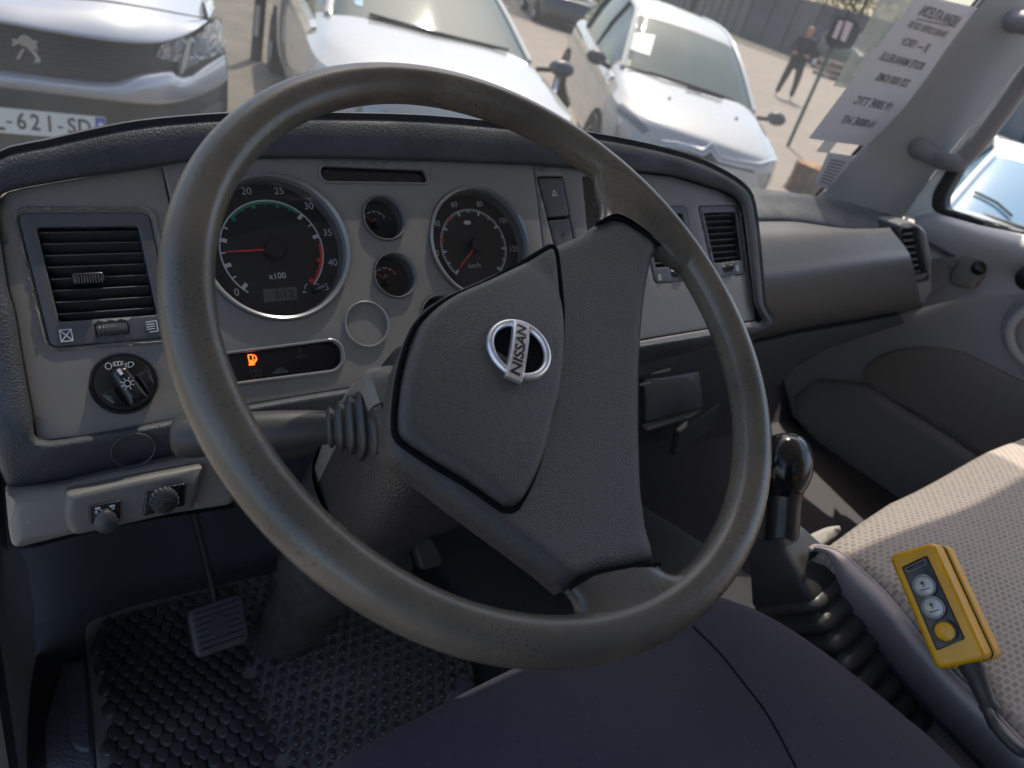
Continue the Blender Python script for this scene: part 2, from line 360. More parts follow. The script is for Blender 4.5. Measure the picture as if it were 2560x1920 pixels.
def text(name, s, pl, uv, size, m, parent=None, rot=0, h=0, mirror=False, bold=0, t=.0002, sx=1.0, align='CENTER'):
    cu = bpy.data.curves.new('t', 'FONT'); cu.body = s; cu.size = 1; cu.align_x = align; cu.align_y = 'CENTER'; cu.offset = bold; cu.resolution_u = 4
    ob = bpy.data.objects.new('t', cu); C.objects.link(ob); dg = bpy.context.evaluated_depsgraph_get(); dg.update()
    me = bpy.data.meshes.new_from_object(ob.evaluated_get(dg)); vs = np.array([tuple(v.co) for v in me.vertices]); fs = [tuple(p.vertices) for p in me.polygons]
    bpy.data.objects.remove(ob); bpy.data.curves.remove(cu); bpy.data.meshes.remove(me)
    # `size` is the cap height
    vs = vs[:, :2]*size/.72; vs[:, 0] *= sx
    if mirror: vs[:, 0] *= -1
    c_, s_ = math.cos(rot), math.sin(rot); q = np.c_[uv[0]+vs[:, 0]*c_-vs[:, 1]*s_, uv[1]+vs[:, 0]*s_+vs[:, 1]*c_]
    if mirror: fs = [f[::-1] for f in fs]
    return mesh(name, [pl.at(a, b, h+t) for a, b in q], fs, m, parent, smooth=False)
def strokes(name, pl, lines, w, m, parent=None, h=0, t=.0004):
    """printed line work: each polyline is a ribbon of width w"""
    mb = MB()
    for ln in lines:
        ln = [V3(p) for p in ln]
        for a, b in zip(ln[:-1], ln[1:]):
            d = b-a; L = np.linalg.norm(d)
            if L < 1e-9: continue
            d /= L; nn = np.array([-d[1], d[0]])*w/2; a2, b2 = a-d*w*.3, b+d*w*.3
            prism(mb, pl, [a2-nn, b2-nn, b2+nn, a2+nn], h+t, t)
    return mb.build(name, m, parent, smooth=False)
def circ(c, r, a0=0, a1=360, n=24, ry=None): return [(c[0]+r*math.cos(math.radians(a)), c[1]+(ry or r)*math.sin(math.radians(a))) for a in np.linspace(a0, a1, n)]
def arc_band(mb, pl, c, r0, r1, a0, a1, h, t=.0003, n=40):
    A = np.radians(np.linspace(a0, a1, n)); o = [(c[0]+r1*math.cos(a), c[1]+r1*math.sin(a)) for a in A]; i_ = [(c[0]+r0*math.cos(a), c[1]+r0*math.sin(a)) for a in A]
    for k in range(n-1): prism(mb, pl, [i_[k], i_[k+1], o[k+1], o[k]], h+t, t)

ROOTS = []
def thing(name, label, cat, cab=True, group=None):
    o = bpy.data.objects.new(name, None); C.objects.link(o); o.empty_display_size = .1; o['label'] = label; o['category'] = cat
    if group: o['group'] = group
    ROOTS.append((o, cab)); return o
def tag(o, label, cat, cab=True, group=None):
    o['label'] = label; o['category'] = cat
    if group: o['group'] = group
    ROOTS.append((o, cab)); return o
def kids(o): return [c for c in bpy.data.objects if c.parent == o]
def finish():
    bpy.context.view_layer.update()
    par = {}
    for o in bpy.data.objects: par.setdefault(o.parent, []).append(o)
    for o, cab in ROOTS:
        if o.type == 'MESH' and not par.get(o): pts = np.array([tuple(v.co) for v in o.data.vertices])
        else:
            st = [o]; pts = []
            while st:
                q = st.pop(); st += par.get(q, [])
                if q.type == 'MESH': pts += [tuple(v.co) for v in q.data.vertices]
            pts = np.array(pts)
        lo, hi = pts.min(0), pts.max(0); b = Vector(((lo[0]+hi[0])/2, (lo[1]+hi[1])/2, lo[2]))
        if o.type == 'MESH': o.data.transform(Matrix.Translation(-b)); sub = par.get(o, [])
        else: sub = par.get(o, [])
        for c in sub: c.location = -b
        o.matrix_world = (TC if cab else Matrix.Identity(4)) @ Matrix.Translation(b)
# ============================================================ CAB
AX = nrm((-.035, .547, -.834)); WN = -AX                      # steering axis, wheel normal towards the driver
WC = V3((.264, .341, -.1997))
_n = V3(M)@np.array([math.cos(-.4609)*math.sin(.5707), math.sin(-.4609), -math.cos(-.4609)*math.cos(.5707)]); WN = nrm(_n); AX = -WN
WC = M@np.array([.0044, -.0399, .4735])
WP = Plane(WC, WN); RT = .0133; RR = .21-RT
PD = Plane((.187, .58, -.241), (0, -.81, .587))               # dash face
XD = PD.ex; UD = PD.ey
# ---------------- cab shell
cab = thing('truck_cab', 'grey and white truck cab shell with roof, windscreen and carpeted floor round the driver seat', 'truck cab')
def wsY(zz): return .92-.23*(zz+.2)
WS = Plane((.7, wsY(-.2), -.2), (0, -1, -.23))
XL, XR = -.22, 1.62; ZF_, ZT = -.88, .505
# windscreen glass
def quad(name, pts, m, parent, **k): return mesh(name, pts, [tuple(range(len(pts)))], m, parent, smooth=False, **k)
K['wsglass'] = glass('windscreen_glass', (.45, .465, .465), .10, dust_veil=.028)  # windscreen dust, raised to lay a pale glare veil over the outside
quad('windscreen', [(XL, wsY(-.46), -.46), (XR, wsY(-.46), -.46), (XR, wsY(.70), .70), (XL, wsY(.70), .70)], K['wsglass'], cab)
# roof with a headlining, back wall, floor
mb = MB(); boxf(mb, ((XL+XR)/2, .02, ZT+.03), ((XR-XL)/2+.06, 0, 0), (0, .68, 0), (0, 0, .025)); boxf(mb, ((XL+XR)/2, wsY(ZT)-.035, ZT), ((XR-XL)/2+.03, 0, 0), (0, .02, 0), (0, 0, .02))
mb.build('roof', mat('headlining', (.62, .61, .58), .9), cab, smooth=False)
mb = MB()
for a, b, c, d in ((XL-.05, XR+.05, ZF_-.05, -.12), (XL-.05, XR+.05, .36, ZT+.02), (XL-.05, XL+.22, -.12, .36), (XR-.22, XR+.05, -.12, .36)):
    boxf(mb, ((a+b)/2, -.64, (c+d)/2), ((b-a)/2, 0, 0), (0, .02, 0), (0, 0, (d-c)/2))
mb.build('back_wall', mat('back_lining', (.5, .5, .49), .9), cab, smooth=False)
quad('rear_window', [(XL+.2, -.65, -.14), (XR-.2, -.65, -.14), (XR-.2, -.65, .38), (XL+.2, -.65, .38)], K['wsglass'], cab)
FL = Plane((0, 0, ZF_), (0, 0, 1))
mb = MB(); boxf(mb, ((XL+XR)/2, .15, ZF_-.03), ((XR-XL)/2, 0, 0), (0, .85, 0), (0, 0, .03)); mb.build('floor', K['carpet'], cab, smooth=False)
# firewall: inner toe board rising ahead of the pedals
loft('toe_board', [[(XL+(XR-XL)*t, y, zz) for t in np.linspace(0, 1, 6)] for y, zz in ((.86, ZF_-.0), (.93, -.80), (.985, -.62), (.99, -.36))], K['carpet'], cab)
# engine tunnel between the seats and ahead
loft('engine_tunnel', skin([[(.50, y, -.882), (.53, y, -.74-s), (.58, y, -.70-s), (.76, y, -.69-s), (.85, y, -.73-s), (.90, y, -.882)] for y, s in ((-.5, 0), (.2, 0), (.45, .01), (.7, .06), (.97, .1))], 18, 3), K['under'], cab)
VS = Plane((.46, .705, .440), (0, -1, -.18)); pillow('added_sun_block', VS, fillet([(-.50, -.075), (.50, -.075), (.50, .075), (-.50, .075)], .03), K['pillar'], cab, h=.0, re=.006, res=.05, depth=.006)  # unseen panel added at the header to keep sun off the driver seat
# left side: sill with painted edge (door stands open)
SL = Plane((-.10, 0, 0), (1, 0, 0), ex=(0, 1, 0))
fl = ZJ((-40, 250), (40, 560), (150, 1050), (265, 1560))
loft('door_jamb', skin([[ray(*p, t) for p in rr] for rr, t in ((ZI((-60, 1100), (-30, 1400))+ZJ((-60, 700), (-40, 1300), (10, 1700)), .62), (ZI((-5, 1060), (20, 1500))+ZJ((0, 620), (50, 1100), (95, 1600)), .74), (ZI((15, 1400), (30, 1560))+ZJ((50, 480), (130, 1050), (190, 1600)), .86), (ZI((80, 1600), (150, 1610))+ZJ((200, 500), (235, 1050), (275, 1600)), .96))], 26, 4), K['door'], cab)
loft('sill_paint', [[ray(*p, .58) for p in ZJ((-80, 800), (-80, 1150), (-60, 1700))], [ray(*p, .60) for p in ZJ((-30, 900), (0, 1180), (70, 1620))]], K['paint'], cab)
loft('sill_seal', skin([[ray(*p, .585) for p in ZJ((-30, 880), (0, 1170), (72, 1620))], [ray(*p, .60) for p in ZJ((-10, 780), (25, 1080), (100, 1620))], [ray(*p, .63) for p in ZJ((0, 740), (50, 1080), (130, 1620))]], 20, 4), K['rubber'], cab)
# raised floor border on the left of the mat
pillow('floor_border', FL, FL.pp(ZJ((380, 870), (520, 830), (560, 1100), (600, 1600), (290, 1600), (270, 1250)), .012), K['floor'], cab, h=.012, re=.006, res=.02)
pillow('heel_pad', FL, fillet(FL.pp(ZJ((400, 900), (515, 850), (560, 1420), (440, 1390)), .018), .02), K['floor'], cab, h=.018, re=.004, res=.02, depth=.004)

# ---------------- windscreen pillar (passenger side), its trim, white door frame and grab handle
PP = Plane((1.58, .84, -.3), (-.72, -.68, .12), ex=(.68, -.72, 0))
left = ZC((905, 1240), (990, 1180), (1220, 900), (1560, 470), (1960, -20), (2060, -150))
crease = ZC((1050, 1290), (1140, 1200), (1370, 880), (1690, 480), (2090, -20), (2200, -160))
right = ZC((1440, 1370), (1500, 1290), (1700, 1010), (1960, 690), (2240, 340), (2500, 20))
rows = [[PP.P(*p, -.03) for p in left], [PP.P(*p, .004) for p in left], [PP.P(*p, .012) for p in crease], [PP.P((a[0]+b[0])/2, (a[1]+b[1])/2, .014) for a, b in zip(crease, right)], [PP.P(*p, .004) for p in right], [PP.P(*p, -.03) for p in right]]
g = [resample(cr(r, 6), 30) for r in rows]
loft('windscreen_pillar', g, K['pillar'], cab, edge=30)
off = lambda pts, dx, dy: [(a+dx, b+dy) for a, b in pts]
seal = ZC((930, 1200), (1215, 890), (1550, 460), (1950, -30))
mb = MB(); tube(mb, cr([PP.P(*p, 0) for p in seal], 8), .004, 8); mb.build('windscreen_seal', K['matte'], cab)
# driver side pillar exists too, left of the picture
loft('windscreen_pillar', [[(XL-.02+dx, wsY(zz)-.02+dy, zz) for zz in np.linspace(-.5, ZT, 6)] for dx, dy in ((-.04, 0), (.02, 0), (.03, -.05), (0, -.09), (-.05, -.09))], K['pillar'], cab, closed_v=True)
DP0 = Plane((XR-.02, .5, -.5), (-1, 0, 0), ex=(0, -1, 0))
gh = [PP.P(*p, h) for p, h in zip(ZC((1555, 905), (1590, 925), (1640, 955), (1700, 985)), (.005, .03, .045, .055))]+[DP0.P(*p, .085) for p in ZC((1790, 1000), (1850, 970), (1930, 880), (2060, 710), (2200, 510), (2300, 360))]+[PP.P(*p, h) for p, h in zip(ZC((2290, 200), (2200, 140), (2140, 130)), (.07, .04, .005))]
gp = cr(gh, 8); gr = [.021]*10+[.0165]*(len(gp)-20)+[.021]*10
gr = np.convolve(np.r_[[gr[0]]*3, gr, [gr[-1]]*3], np.ones(7)/7, 'valid')
mb = MB(); tube(mb, gp, list(gr), 16); mb.build('grab_handle', mat('handle_grey', (.22, .21, .225), .5), cab)

# ---------------- passenger door
DP = Plane((XR-.02, .5, -.5), (-1, 0, 0), ex=(0, -1, 0))
door = thing('passenger_door', 'grey lined passenger door with a ribbed cloth insert and rubber framed window', 'door')
win = ZC((1735, 1280), (1745, 1200), (1850, 1010), (2030, 790), (2260, 480), (2900, -300), (4200, 400), (4200, 2000), (2900, 1630), (2212, 1420))
wuv = fillet(DP.pp(win), [.02, .01, 0, 0, 0, .05, .05, .05, 0, 0])
ou = ZC((1655, 1290), (1660, 1190), (1800, 960), (2000, 720), (2240, 400), (2860, -420), (4400, 300), (4400, 2120), (2900, 1720), (2212, 1475), (1760, 1335))
ouv = fillet(DP.pp(ou), [.03, .02, 0, 0, 0, .06, .06, .06, 0, 0, 0])
pillow('window_seal', DP, ouv, K['matte'], door, h=.012, re=.006, res=.03, holes=[wuv], depth=.02)
fr = ZC((1470, 1330), (1500, 1290), (1700, 1010), (1960, 690), (2240, 340), (2900, -560), (4700, 200), (4700, 2300), (2900, 1800), (2212, 1520), (1700, 1400))
pillow('window_frame', DP, DP.pp(fr), K['paint'], door, h=.006, re=.006, res=.03, holes=[fillet(DP.pp(ou), .02)], depth=.03)
quad('door_glass', [DP.at(*p, .002) for p in ccw(DP.pp(win))], glass('door_glass', (.88, .93, .94), .25), door)
# inner panel: ledge under the window rolls over into the flat lining
top = ZH((1010, 225), (1120, 200), (1180, 215), (1400, 275), (1659, 330), (2100, 420), (2900, 600))
roll = ZH((1010, 300), (1110, 290), (1210, 320), (1400, 370), (1659, 430), (2100, 540), (2900, 760))
mid = ZH((1000, 640), (1110, 600), (1210, 560), (1400, 560), (1659, 600), (2100, 700), (2900, 950))
low = ZH((1000, 800), (1050, 760), (1200, 720), (1400, 690), (1659, 670), (2100, 760), (2900, 1050))
low2 = ZH((560, 850), (700, 820), (1000, 770), (1200, 700), (1400, 665), (1659, 645), (2100, 730), (2900, 1000))
rows = [[DP.P(*p, -.02) for p in top], [DP.P(*p, .030) for p in top], [DP.P(*p, .062) for p in roll], [DP.P(*p, .030) for p in mid], [DP.P(*p, .030) for p in low]]
g = [resample(r, 40) for r in rows]; loft('door_panel', [c for c in zip(*[cr([g[i][j] for i in range(len(g))], 5) for j in range(40)])], K['door'], door, edge=60)
bot = ZH((300, 1060), (500, 980), (900, 900), (1300, 830), (1659, 790), (2900, 1150))
b2 = ZH((-200, 1900), (300, 1900), (900, 2000), (1500, 2300), (2200, 2700), (3200, 3200))
rows = [[DP.P(*p, .024) for p in low2], [DP.P(*p, .012) for p in bot], [DP.P(*p, .010) for p in b2]]
g = [resample(r, 40) for r in rows]; loft('lower_lining', g, K['door'], door)
ins = ZH((740, 1130), (800, 1060), (900, 1010), (1100, 985), (1300, 1010), (1480, 1090), (1660, 1180), (2000, 1330), (2300, 1600), (1900, 1800), (1500, 1640), (1200, 1450), (900, 1290), (770, 1210))
K['rib'] = mat('ribbed_cloth', (.24, .215, .195), .95, bump=[('wave', 26, .8, .003, (0, 1, .12)), ('noise', 700, .5, .001)])
pillow('cloth_insert', DP, [tuple(p) for p in cr(DP.pp(ins), 4, closed=True)], K['rib'], door, h=.026, re=.006, res=.03, depth=.01)
pk = ZH((330, 1280), (480, 1170), (760, 1200), (1200, 1480), (1700, 1800), (1700, 2300), (1100, 2200), (700, 1800), (350, 1400))
pillow('door_pocket', DP, DP.pp(pk), K['doordark'], door, h=.045, re=.02, res=.04, depth=.03)
bz = fillet(DP.pp(ZH((1360, 425), (1420, 420), (1495, 460), (1480, 560), (1420, 635), (1340, 630), (1280, 600), (1285, 540))), .01)
pillow('lock_bezel', DP, bz, K['col'], door, h=.048, re=.008, res=.01, depth=.015)
q = DP.px(*ZH((1383, 523))[0], .05); revolve('lock_button', DP, q, [(.0, .058), (.008, .056), (.013, .050), (.0145, .046)], K['black'], door, seg=24)
q2 = DP.px(*ZH((1700, 580))[0], .05); revolve('window_crank', DP, q2, [(.0, .066), (.022, .062), (.028, .04), (.03, .03)], K['black'], door, seg=32)
hp = cr([DP.P(*p, h) for p, h in zip(ZH((1700, 740), (1590, 850), (1580, 960), (1640, 1060), (1760, 1140)), (.035, .045, .05, .05, .05))], 6)
mb = MB(); tube(mb, hp, .009, 10); mb.build('speaker_rim', K['door'], door)
cspk = DP.px(*ZH((1740, 900))[0], .04); revolve('speaker_grille', DP, cspk, [(.0, .030), (.05, .032), (.062, .036), (.066, .03)], K['doordark'], door, seg=32)

# ---------------- dashboard
dash = thing('dashboard', 'grey and dark blue vinyl dashboard with round gauges, vents and a padded hood', 'dashboard')
topin = ZD((0, 340), (70, 290), (200, 255), (480, 205), (1000, 120), (1490, 50))+[(480, 402), (600, 396), (800, 395), (1044, 401), (1304, 411), (1435, 419), (1560, 427), (1678, 439), (1789, 472), (1838, 496)]
rgt = [(1857, 535), (1871, 641), (1886, 762), (1890, 812)]
botin = [(1640, 855), (1300, 905), (851, 975), (623, 1013), (407, 1055), (205, 1092), (97, 1100)]
lft = [(80, 1038), (56, 907), (35, 780), (19, 725), (3, 617), (-6, 540)]
allin = topin+rgt+botin+lft
topo = [(-110, 470), (0, 393), (60, 374), (122, 362), (244, 334), (346, 315), (470, 302), (600, 294), (800, 293), (1063, 299), (1296, 338-18), (1430, 334), (1573, 358), (1700, 389), (1785, 422), (1855, 466)]
rgo = [(1880, 515), (1895, 641), (1905, 762), (1912, 822)]
boto = [(1640, 900), (1300, 985), (800, 1090), (512, 1139), (262, 1195), (150, 1222), (37, 1238)]
lfo = [(-10, 1130), (-60, 930), (-100, 780), (-115, 725), (-130, 617), (-130, 540)]
allo = topo+rgo+boto+lfo
r0 = [PD.P(*p, -.02) for p in allin]; r1 = [PD.P(*p, .004) for p in allin]
no = len(topo)+len(rgo)
def hb(i):   # how far the padded lip stands out
    if i < len(topo): return .020
    if i < no: return .012
    return .026
nb_ = no+len(boto)
def pf(i, k):    # profile heights of the padding: top lip, right end, bottom band turned down, left roll
    return ((.011, .015, .010), (.007, .009, .0055), (.009, -.012, -.034), (.013, .010, -.004))[0 if i < len(topo) else 1 if i < no else 2 if i < nb_ else 3][k]
r2 = [PD.P(a[0]*.80+b[0]*.20, a[1]*.80+b[1]*.20, pf(i, 0)) for i, (a, b) in enumerate(zip(allin, allo))]
r3 = [PD.P(a[0]*.25+b[0]*.75, a[1]*.25+b[1]*.75, pf(i, 1)) for i, (a, b) in enumerate(zip(allin, allo))]
r4 = [PD.P(*b, pf(i, 2)) for i, b in enumerate(allo)]
r5 = []
for i, p in enumerate(r4):
    if i < len(topo): r5.append(p+V3((0, .03, -.004)))
    elif i < no: r5.append(p+V3((.012, .03, -.004)))
    else: r5.append(p+V3((0, .03, -.035)))
r6 = [p+(V3((0, .30, -.10)) if i < len(topo) else V3((.01, .25, -.08)) if i < no else V3((0, .25, -.05))) for i, p in enumerate(r5)]
rows = [r0, r1, r2, r3, r4, r5, r6]; n_ = len(allin)
dn = []
for r in rows: dn.append(cr(r, 3, closed=True))
cols = [cr([dn[i][j] for i in range(len(dn))], 4) for j in range(len(dn[0]))]
loft('padded_hood', [[c[i] for c in cols] for i in range(len(cols[0]))], K['vinyl'], dash, closed_u=True, edge=70)
# holes for the gauges
def cpx(x, y, h=0): return PD.px(x, y, h)
def rad_px(c, x, y): return float(np.linalg.norm(np.array(cpx(x, y))-np.array(c)))
tc_ = cpx(692, 618); tr_ = rad_px(tc_, 874, 618); tr_ = .5*(tr_+rad_px(tc_, 727, 795))
sc_ = cpx(1200, 608); sr_ = rad_px(sc_, 1318, 615)
G = {'tach': (tc_, tr_), 'speed': (sc_, sr_)}
for k, c, p in (('fuel', ZE((1545, 405))[0], ZE((1545, 558))[0]), ('temp', ZE((1620, 800))[0], ZE((1625, 955))[0]), ('oil', ZE((1935, 1088))[0], ZE((1960, 1240))[0])):
    c_ = cpx(*c); G[k] = (c_, rad_px(c_, *p))
G['oil'] = (G['oil'][0], G['temp'][1])
seamx = 404
lp = ZD((0, 345), (70, 290), (200, 255), (480, 205), (1000, 120), (1490, 50))
leftpoly = lp+[(426, 511), (520, 1036), (407, 1056), (205, 1093), (96, 1102), (80, 1038), (56, 907), (35, 780), (19, 725), (3, 617), (-8, 540)]
vo_ = ZD((160, 490), (1370, 490))+[(385, 560), (410, 700), (436, 842)]+ZI((340, 240), (262, 180))
vo_ = [vo_[0], vo_[1], vo_[4], vo_[5]]
vuv = fillet(PD.pp(vo_), .006); 
vs_ = ZD((90, 420), (1430, 420))+[(452, 856)]+ZI((300, 275)); vsuv = fillet(PD.pp(vs_), .012)
kn = cpx(*ZI((830, 478))[0]); knr = rad_px(kn, *ZI((1050, 470))[0])
pillow('side_trim', PD, PD.pp(leftpoly), K['trim'], dash, h=0, re=.002, res=.012, holes=[vuv, circ(kn, knr*1.0, 0, 345, 24)])
clus = [(406, 413), (480, 403), (600, 397), (800, 396), (1044, 402), (1304, 412), (1330, 413), (1365, 700), (1390, 890), (1300, 906), (851, 974), (623, 1012), (522, 1034), (428, 511)]
pillow_holes = [circ(c, r, 0, 354, 60) for c, r in G.values()]
# warning light window and trip slot
wl = ZE((300, 1340), (1180, 1240), (1250, 1270), (1262, 1400), (1225, 1455), (360, 1590)); wl = [(505, 892), *ZE((1190, 1243), (1252, 1290), (1262, 1400), (1205, 1462)), (530, 968)]
wluv = fillet(PD.pp(wl), [.002, .006, .006, .006, .006, .002])
sl_ = ZE((1110, 40), (1820, 70), (1850, 120), (1840, 168), (1130, 158), (1092, 100)); sluv = fillet(PD.pp(sl_), .008)
pillow('instrument_panel', PD, PD.pp(clus), K['trim2'], dash, h=.002, re=.0015, res=.012, holes=pillow_holes+[wluv, sluv])
cen = [(1334, 414), (1435, 421), (1560, 429), (1678, 441), (1789, 474), (1838, 498), (1856, 537), (1870, 641), (1885, 762), (1888, 800), (1640, 842), (1392, 888), (1367, 700)]
cv1 = [(1592, 518), (1712, 516), (1744, 700), (1636, 708)]; cv2 = ZG((505, 240), (715, 235), (757, 590)); cv2 = [cv2[0], cv2[1], cv2[2], (1784, 695)]
cvu1, cvu2 = fillet(PD.pp(cv1), .005), fillet(PD.pp(cv2), .005)
sw = ZF((1262, 150), (1500, 150), (1610, 660), (1650, 900), (1420, 900)); swuv = fillet(PD.pp([sw[0], sw[1], (1448, 650), (1395, 660)]), .003)
hs_ = [(1455, 440), (1512, 440), (1560, 650), (1475, 650)]; hsuv = fillet(PD.pp(hs_), .003)
pillow('centre_panel', PD, PD.pp(cen), K['trim2'], dash, h=.001, re=.002, res=.014, holes=[cvu1, cvu2, swuv, hsuv])
plate('lower_strip', PD, PD.pp([(1392, 893), (1640, 846), (1888, 804), (1890, 822), (1640, 866), (1395, 912)]), K['pillar'], dash, h=.003, t=.01, bevel=.001)
# back plates behind the openings
core = PD.pp([(20, 520), (140, 470), (500, 425), (1300, 432), (1780, 490), (1830, 540), (1860, 780), (1300, 870), (110, 1070)]); plate('dash_core', PD, core, K['void'], dash, h=-.035, t=.003)
# ---- vents
def lerp(a, b, t): return V3(a)*(1-t)+V3(b)*t
def vent(name, quad_, wheel, slats, iconl=None, iconr=None, tilt=.5, split=.82, bw=.10, knob=True):
    """quad_: outer corners TL TR BR BL in uv; lower strip below `split` carries a thumb wheel"""
    TL, TR, BR, BL = map(V3, quad_)
    def q(s, t): return lerp(lerp(TL, TR, s), lerp(BL, BR, s), t)
    op = [q(bw, bw), q(1-bw, bw), q(1-bw, split), q(bw, split)]
    wc0 = q(wheel[0], (1+split)/2+.0); hole2 = [q(wheel[0]-.13, split+.045), q(wheel[0]+.13, split+.04), q(wheel[0]+.13, split+.125), q(wheel[0]-.13, split+.13)]
    v = pillow(name, PD, fillet([TL, TR, BR, BL], .006), K['frame'], dash, h=.0015, re=.0015, res=.01, depth=.012, holes=[fillet(op, .002), hole2])
    mb = MB(); a = op
    for i in range(4):
        p, r_ = op[i], op[(i+1) % 4]; mb.add([PD.at(*p, 0), PD.at(*r_, 0), PD.at(*r_, -.03), PD.at(*p, -.03)], [(0, 1, 2, 3)])
    mb.build('vent_duct', K['void'], v, smooth=False)
    for k in range(slats):
        t = bw+(split-bw)*(k+.62)/slats; A, B = q(bw+.005, t), q(1-bw-.005, t); o = (PD.at(*A, -.008)+PD.at(*B, -.008))/2; ax = (PD.at(*B)-PD.at(*A))/2
        mb = MB(); w = PD.n*math.cos(tilt)+UD*math.sin(tilt); boxf(mb, o, ax, w*.0062, np.cross(nrm(ax), w)*.0007); mb.build('slat', K['slat'], v, smooth=True, bevel=.0005)
    mb = MB()
    for s in np.linspace(bw+.1, 1-bw-.1, 5):
        A, B = q(s, bw), q(s, split); boxf(mb, (PD.at(*A, -.022)+PD.at(*B, -.022))/2, (PD.at(*B)-PD.at(*A))/2, XD*.0007, PD.n*.006)
    mb.build('rear_vane', K['slat'], v, smooth=False)
    if knob:
        kc = q(.36 if knob is True else knob, bw+(split-bw)*(math.floor(slats*.58)+.55)/slats); mb = MB(); boxf(mb, PD.at(*kc, .001), XD*.0105, UD*.0042, PD.n*.007); kb = mb.build('vent_tab', K['black'], v, bevel=.0022)
        mb = MB()
        for s in np.linspace(-.008, .008, 10): boxf(mb, PD.at(kc[0]+s, kc[1]-.0012, .008), XD*.00028, UD*.0028, PD.n*.0005)
        mb.build('tab_ridges', K['dim'], kb, smooth=False)
    # thumb wheel, a ribbed drum
    cc = q(wheel[0], split+.085); mb = MB(); L = abs((q(.13, 0)-q(0, 0))[0])*.93; n = 64; r = .0105; dr = (q(wheel[0]+.1, split+.08)-q(wheel[0]-.1, split+.085)); dr = dr/np.linalg.norm(dr)
    D3 = XD*dr[0]+UD*dr[1]; E3 = np.cross(PD.n, D3); o = PD.at(*cc, -.0065)
    rows = []
    for s in np.linspace(-1, 1, 34):
        # the rim of a wide wheel seen edge on: ridged along its width
        rr = r*(1-.12*s*s)+(.0004 if int((s+1)*16.5) % 2 else 0); rows.append([o+D3*L*s+(PD.n*math.cos(a)+E3*math.sin(a)*.62)*rr for a in np.linspace(-1.5, 1.5, 12)])
    loft('thumb_wheel', rows, K['slat'], v, edge=20)
    return v, q
vq = [vuv_ for vuv_ in PD.pp(vo_)]
v1, vqf = vent('air_vent', vq, (.50,), 8, split=.815, bw=.11, knob=.40)
v1['label'] = 'large square vent beside the headlight switch'
pil = [tuple(p) for p in vuv]
pillow('vent_surround', PD, vsuv, K['trim'], dash, h=.0035, re=.004, res=.01, depth=.002, holes=[fillet(PD.pp([(v[0]+dx, v[1]+dy) for v, (dx, dy) in zip(vo_, ((-5, -5), (5, -5), (5, 5), (-5, 5)))]), .007)])
ic = PD.px(*ZI((443, 157))[0], .002); a = .0036
def icon(q_, lines, w=.0006, m='white', p=None, h=.002, nm='symbol'): return strokes(nm, PD, [[(q_[0]+x, q_[1]+y) for x, y in l] for l in lines], w, K[m], p or dash, h=h)
icon(ic, [[(-a, -a*1.15), (a, -a*1.15), (a, a*1.15), (-a, a*1.15), (-a, -a*1.15)], [(-a, -a*1.15), (a, a*1.15)], [(-a, a*1.15), (a, -a*1.15)]], p=v1)
ic = PD.px(*ZI((1017, 98))[0], .002)
icon(ic, [[(-a, a), (a, a*1.2), (a, -a), (-a*.6, -a*1.1)]]+[[(-a, y), (a*.5, y+.0003)] for y in (a*.5, 0, -a*.5)], p=v1)
v2, _ = vent('air_vent', PD.pp(cv2), (.45,), 8, split=.80, bw=.10, knob=False, tilt=.5); v3, _ = vent('air_vent', PD.pp(cv1), (.55,), 8, split=.80, bw=.10, knob=False)
for x, y, v in ((710, 560, v2), (308, 608, v3)):
    ic = PD.px(*ZG((x, y))[0], .002); icon(ic, [[(-.002, .003), (.002, .003), (.002, -.003), (-.002, -.003), (-.002, .003)], [(0, .003), (0, -.003)]], p=v)
# ---- rotary light switch
ks = revolve('light_switch', PD, kn, [(knr*1.0, -.001), (knr*.97, .0022), (knr*.93, .0022), (knr*.90, -.002), (knr*.90, .0045), (knr*.87, .006), (knr*.6, .0065), (0, .0065)], K['black'], dash, seg=64)
# grip bar rising across the disc, pointing up-left
gdir = math.radians(113); gu = np.array([math.cos(gdir), math.sin(gdir)]); gv = np.array([gu[1], -gu[0]])
KP = Plane(PD.at(*kn), PD.n, ex=XD*gv[0]+UD*gv[1])
R_ = knr*.9
def gp_(x, y): return (x*R_, y*R_)
pillow('grip', KP, fillet([gp_(-.34, -.90), gp_(.34, -.90), gp_(.30, .46), (0, R_*.60), gp_(-.30, .46)], R_*.10), K['black'], ks, h=.019, re=.0045, res=.004, depth=.012)
for sx in (-1, 1):
    pillow('grip', KP, fillet([gp_(sx*.38, -.86), gp_(sx*.38, .06), gp_(sx*.93, .02), gp_(sx*.82, -.5)], R_*.07), K['black'], ks, h=.0125, re=.003, res=.005, depth=.006)
mk = KP.at(0, R_*.36, .0195); strokes('pointer_mark', KP, [[(0, R_*.30), (0, R_*.47)]], .0022, K['white'], ks, h=.0192)
S_ = KP.px(*ZI((852, 478))[0], .0195)
strokes('symbol', KP, [circ(S_, .0022, 0, 360, 14)]+[[(S_[0]+.0032*math.cos(t), S_[1]+.0032*math.sin(t)), (S_[0]+.0043*math.cos(t), S_[1]+.0043*math.sin(t))] for t in np.radians(range(0, 360, 45))], .00045, K['white'], ks, h=.0192)
def PX(pl, pts, h): return [pl.px(*p, h) for p in pts]
lns = [circ(cpx(*ZI((725, 362))[0], .0067), .0020, 0, 360, 14, .0023), circ(cpx(*ZI((778, 346))[0], .0067), .001, 0, 360, 10, .0017), circ(cpx(*ZI((800, 344))[0], .0067), .001, 0, 360, 10, .0017)]
lns += [PX(PD, ZI(a_, b_), .0067) for a_, b_ in (((755, 338), (764, 341)), ((755, 350), (764, 350)), ((757, 362), (765, 358)), ((813, 334), (822, 329)), ((813, 344), (825, 342)), ((813, 353), (825, 354)))]
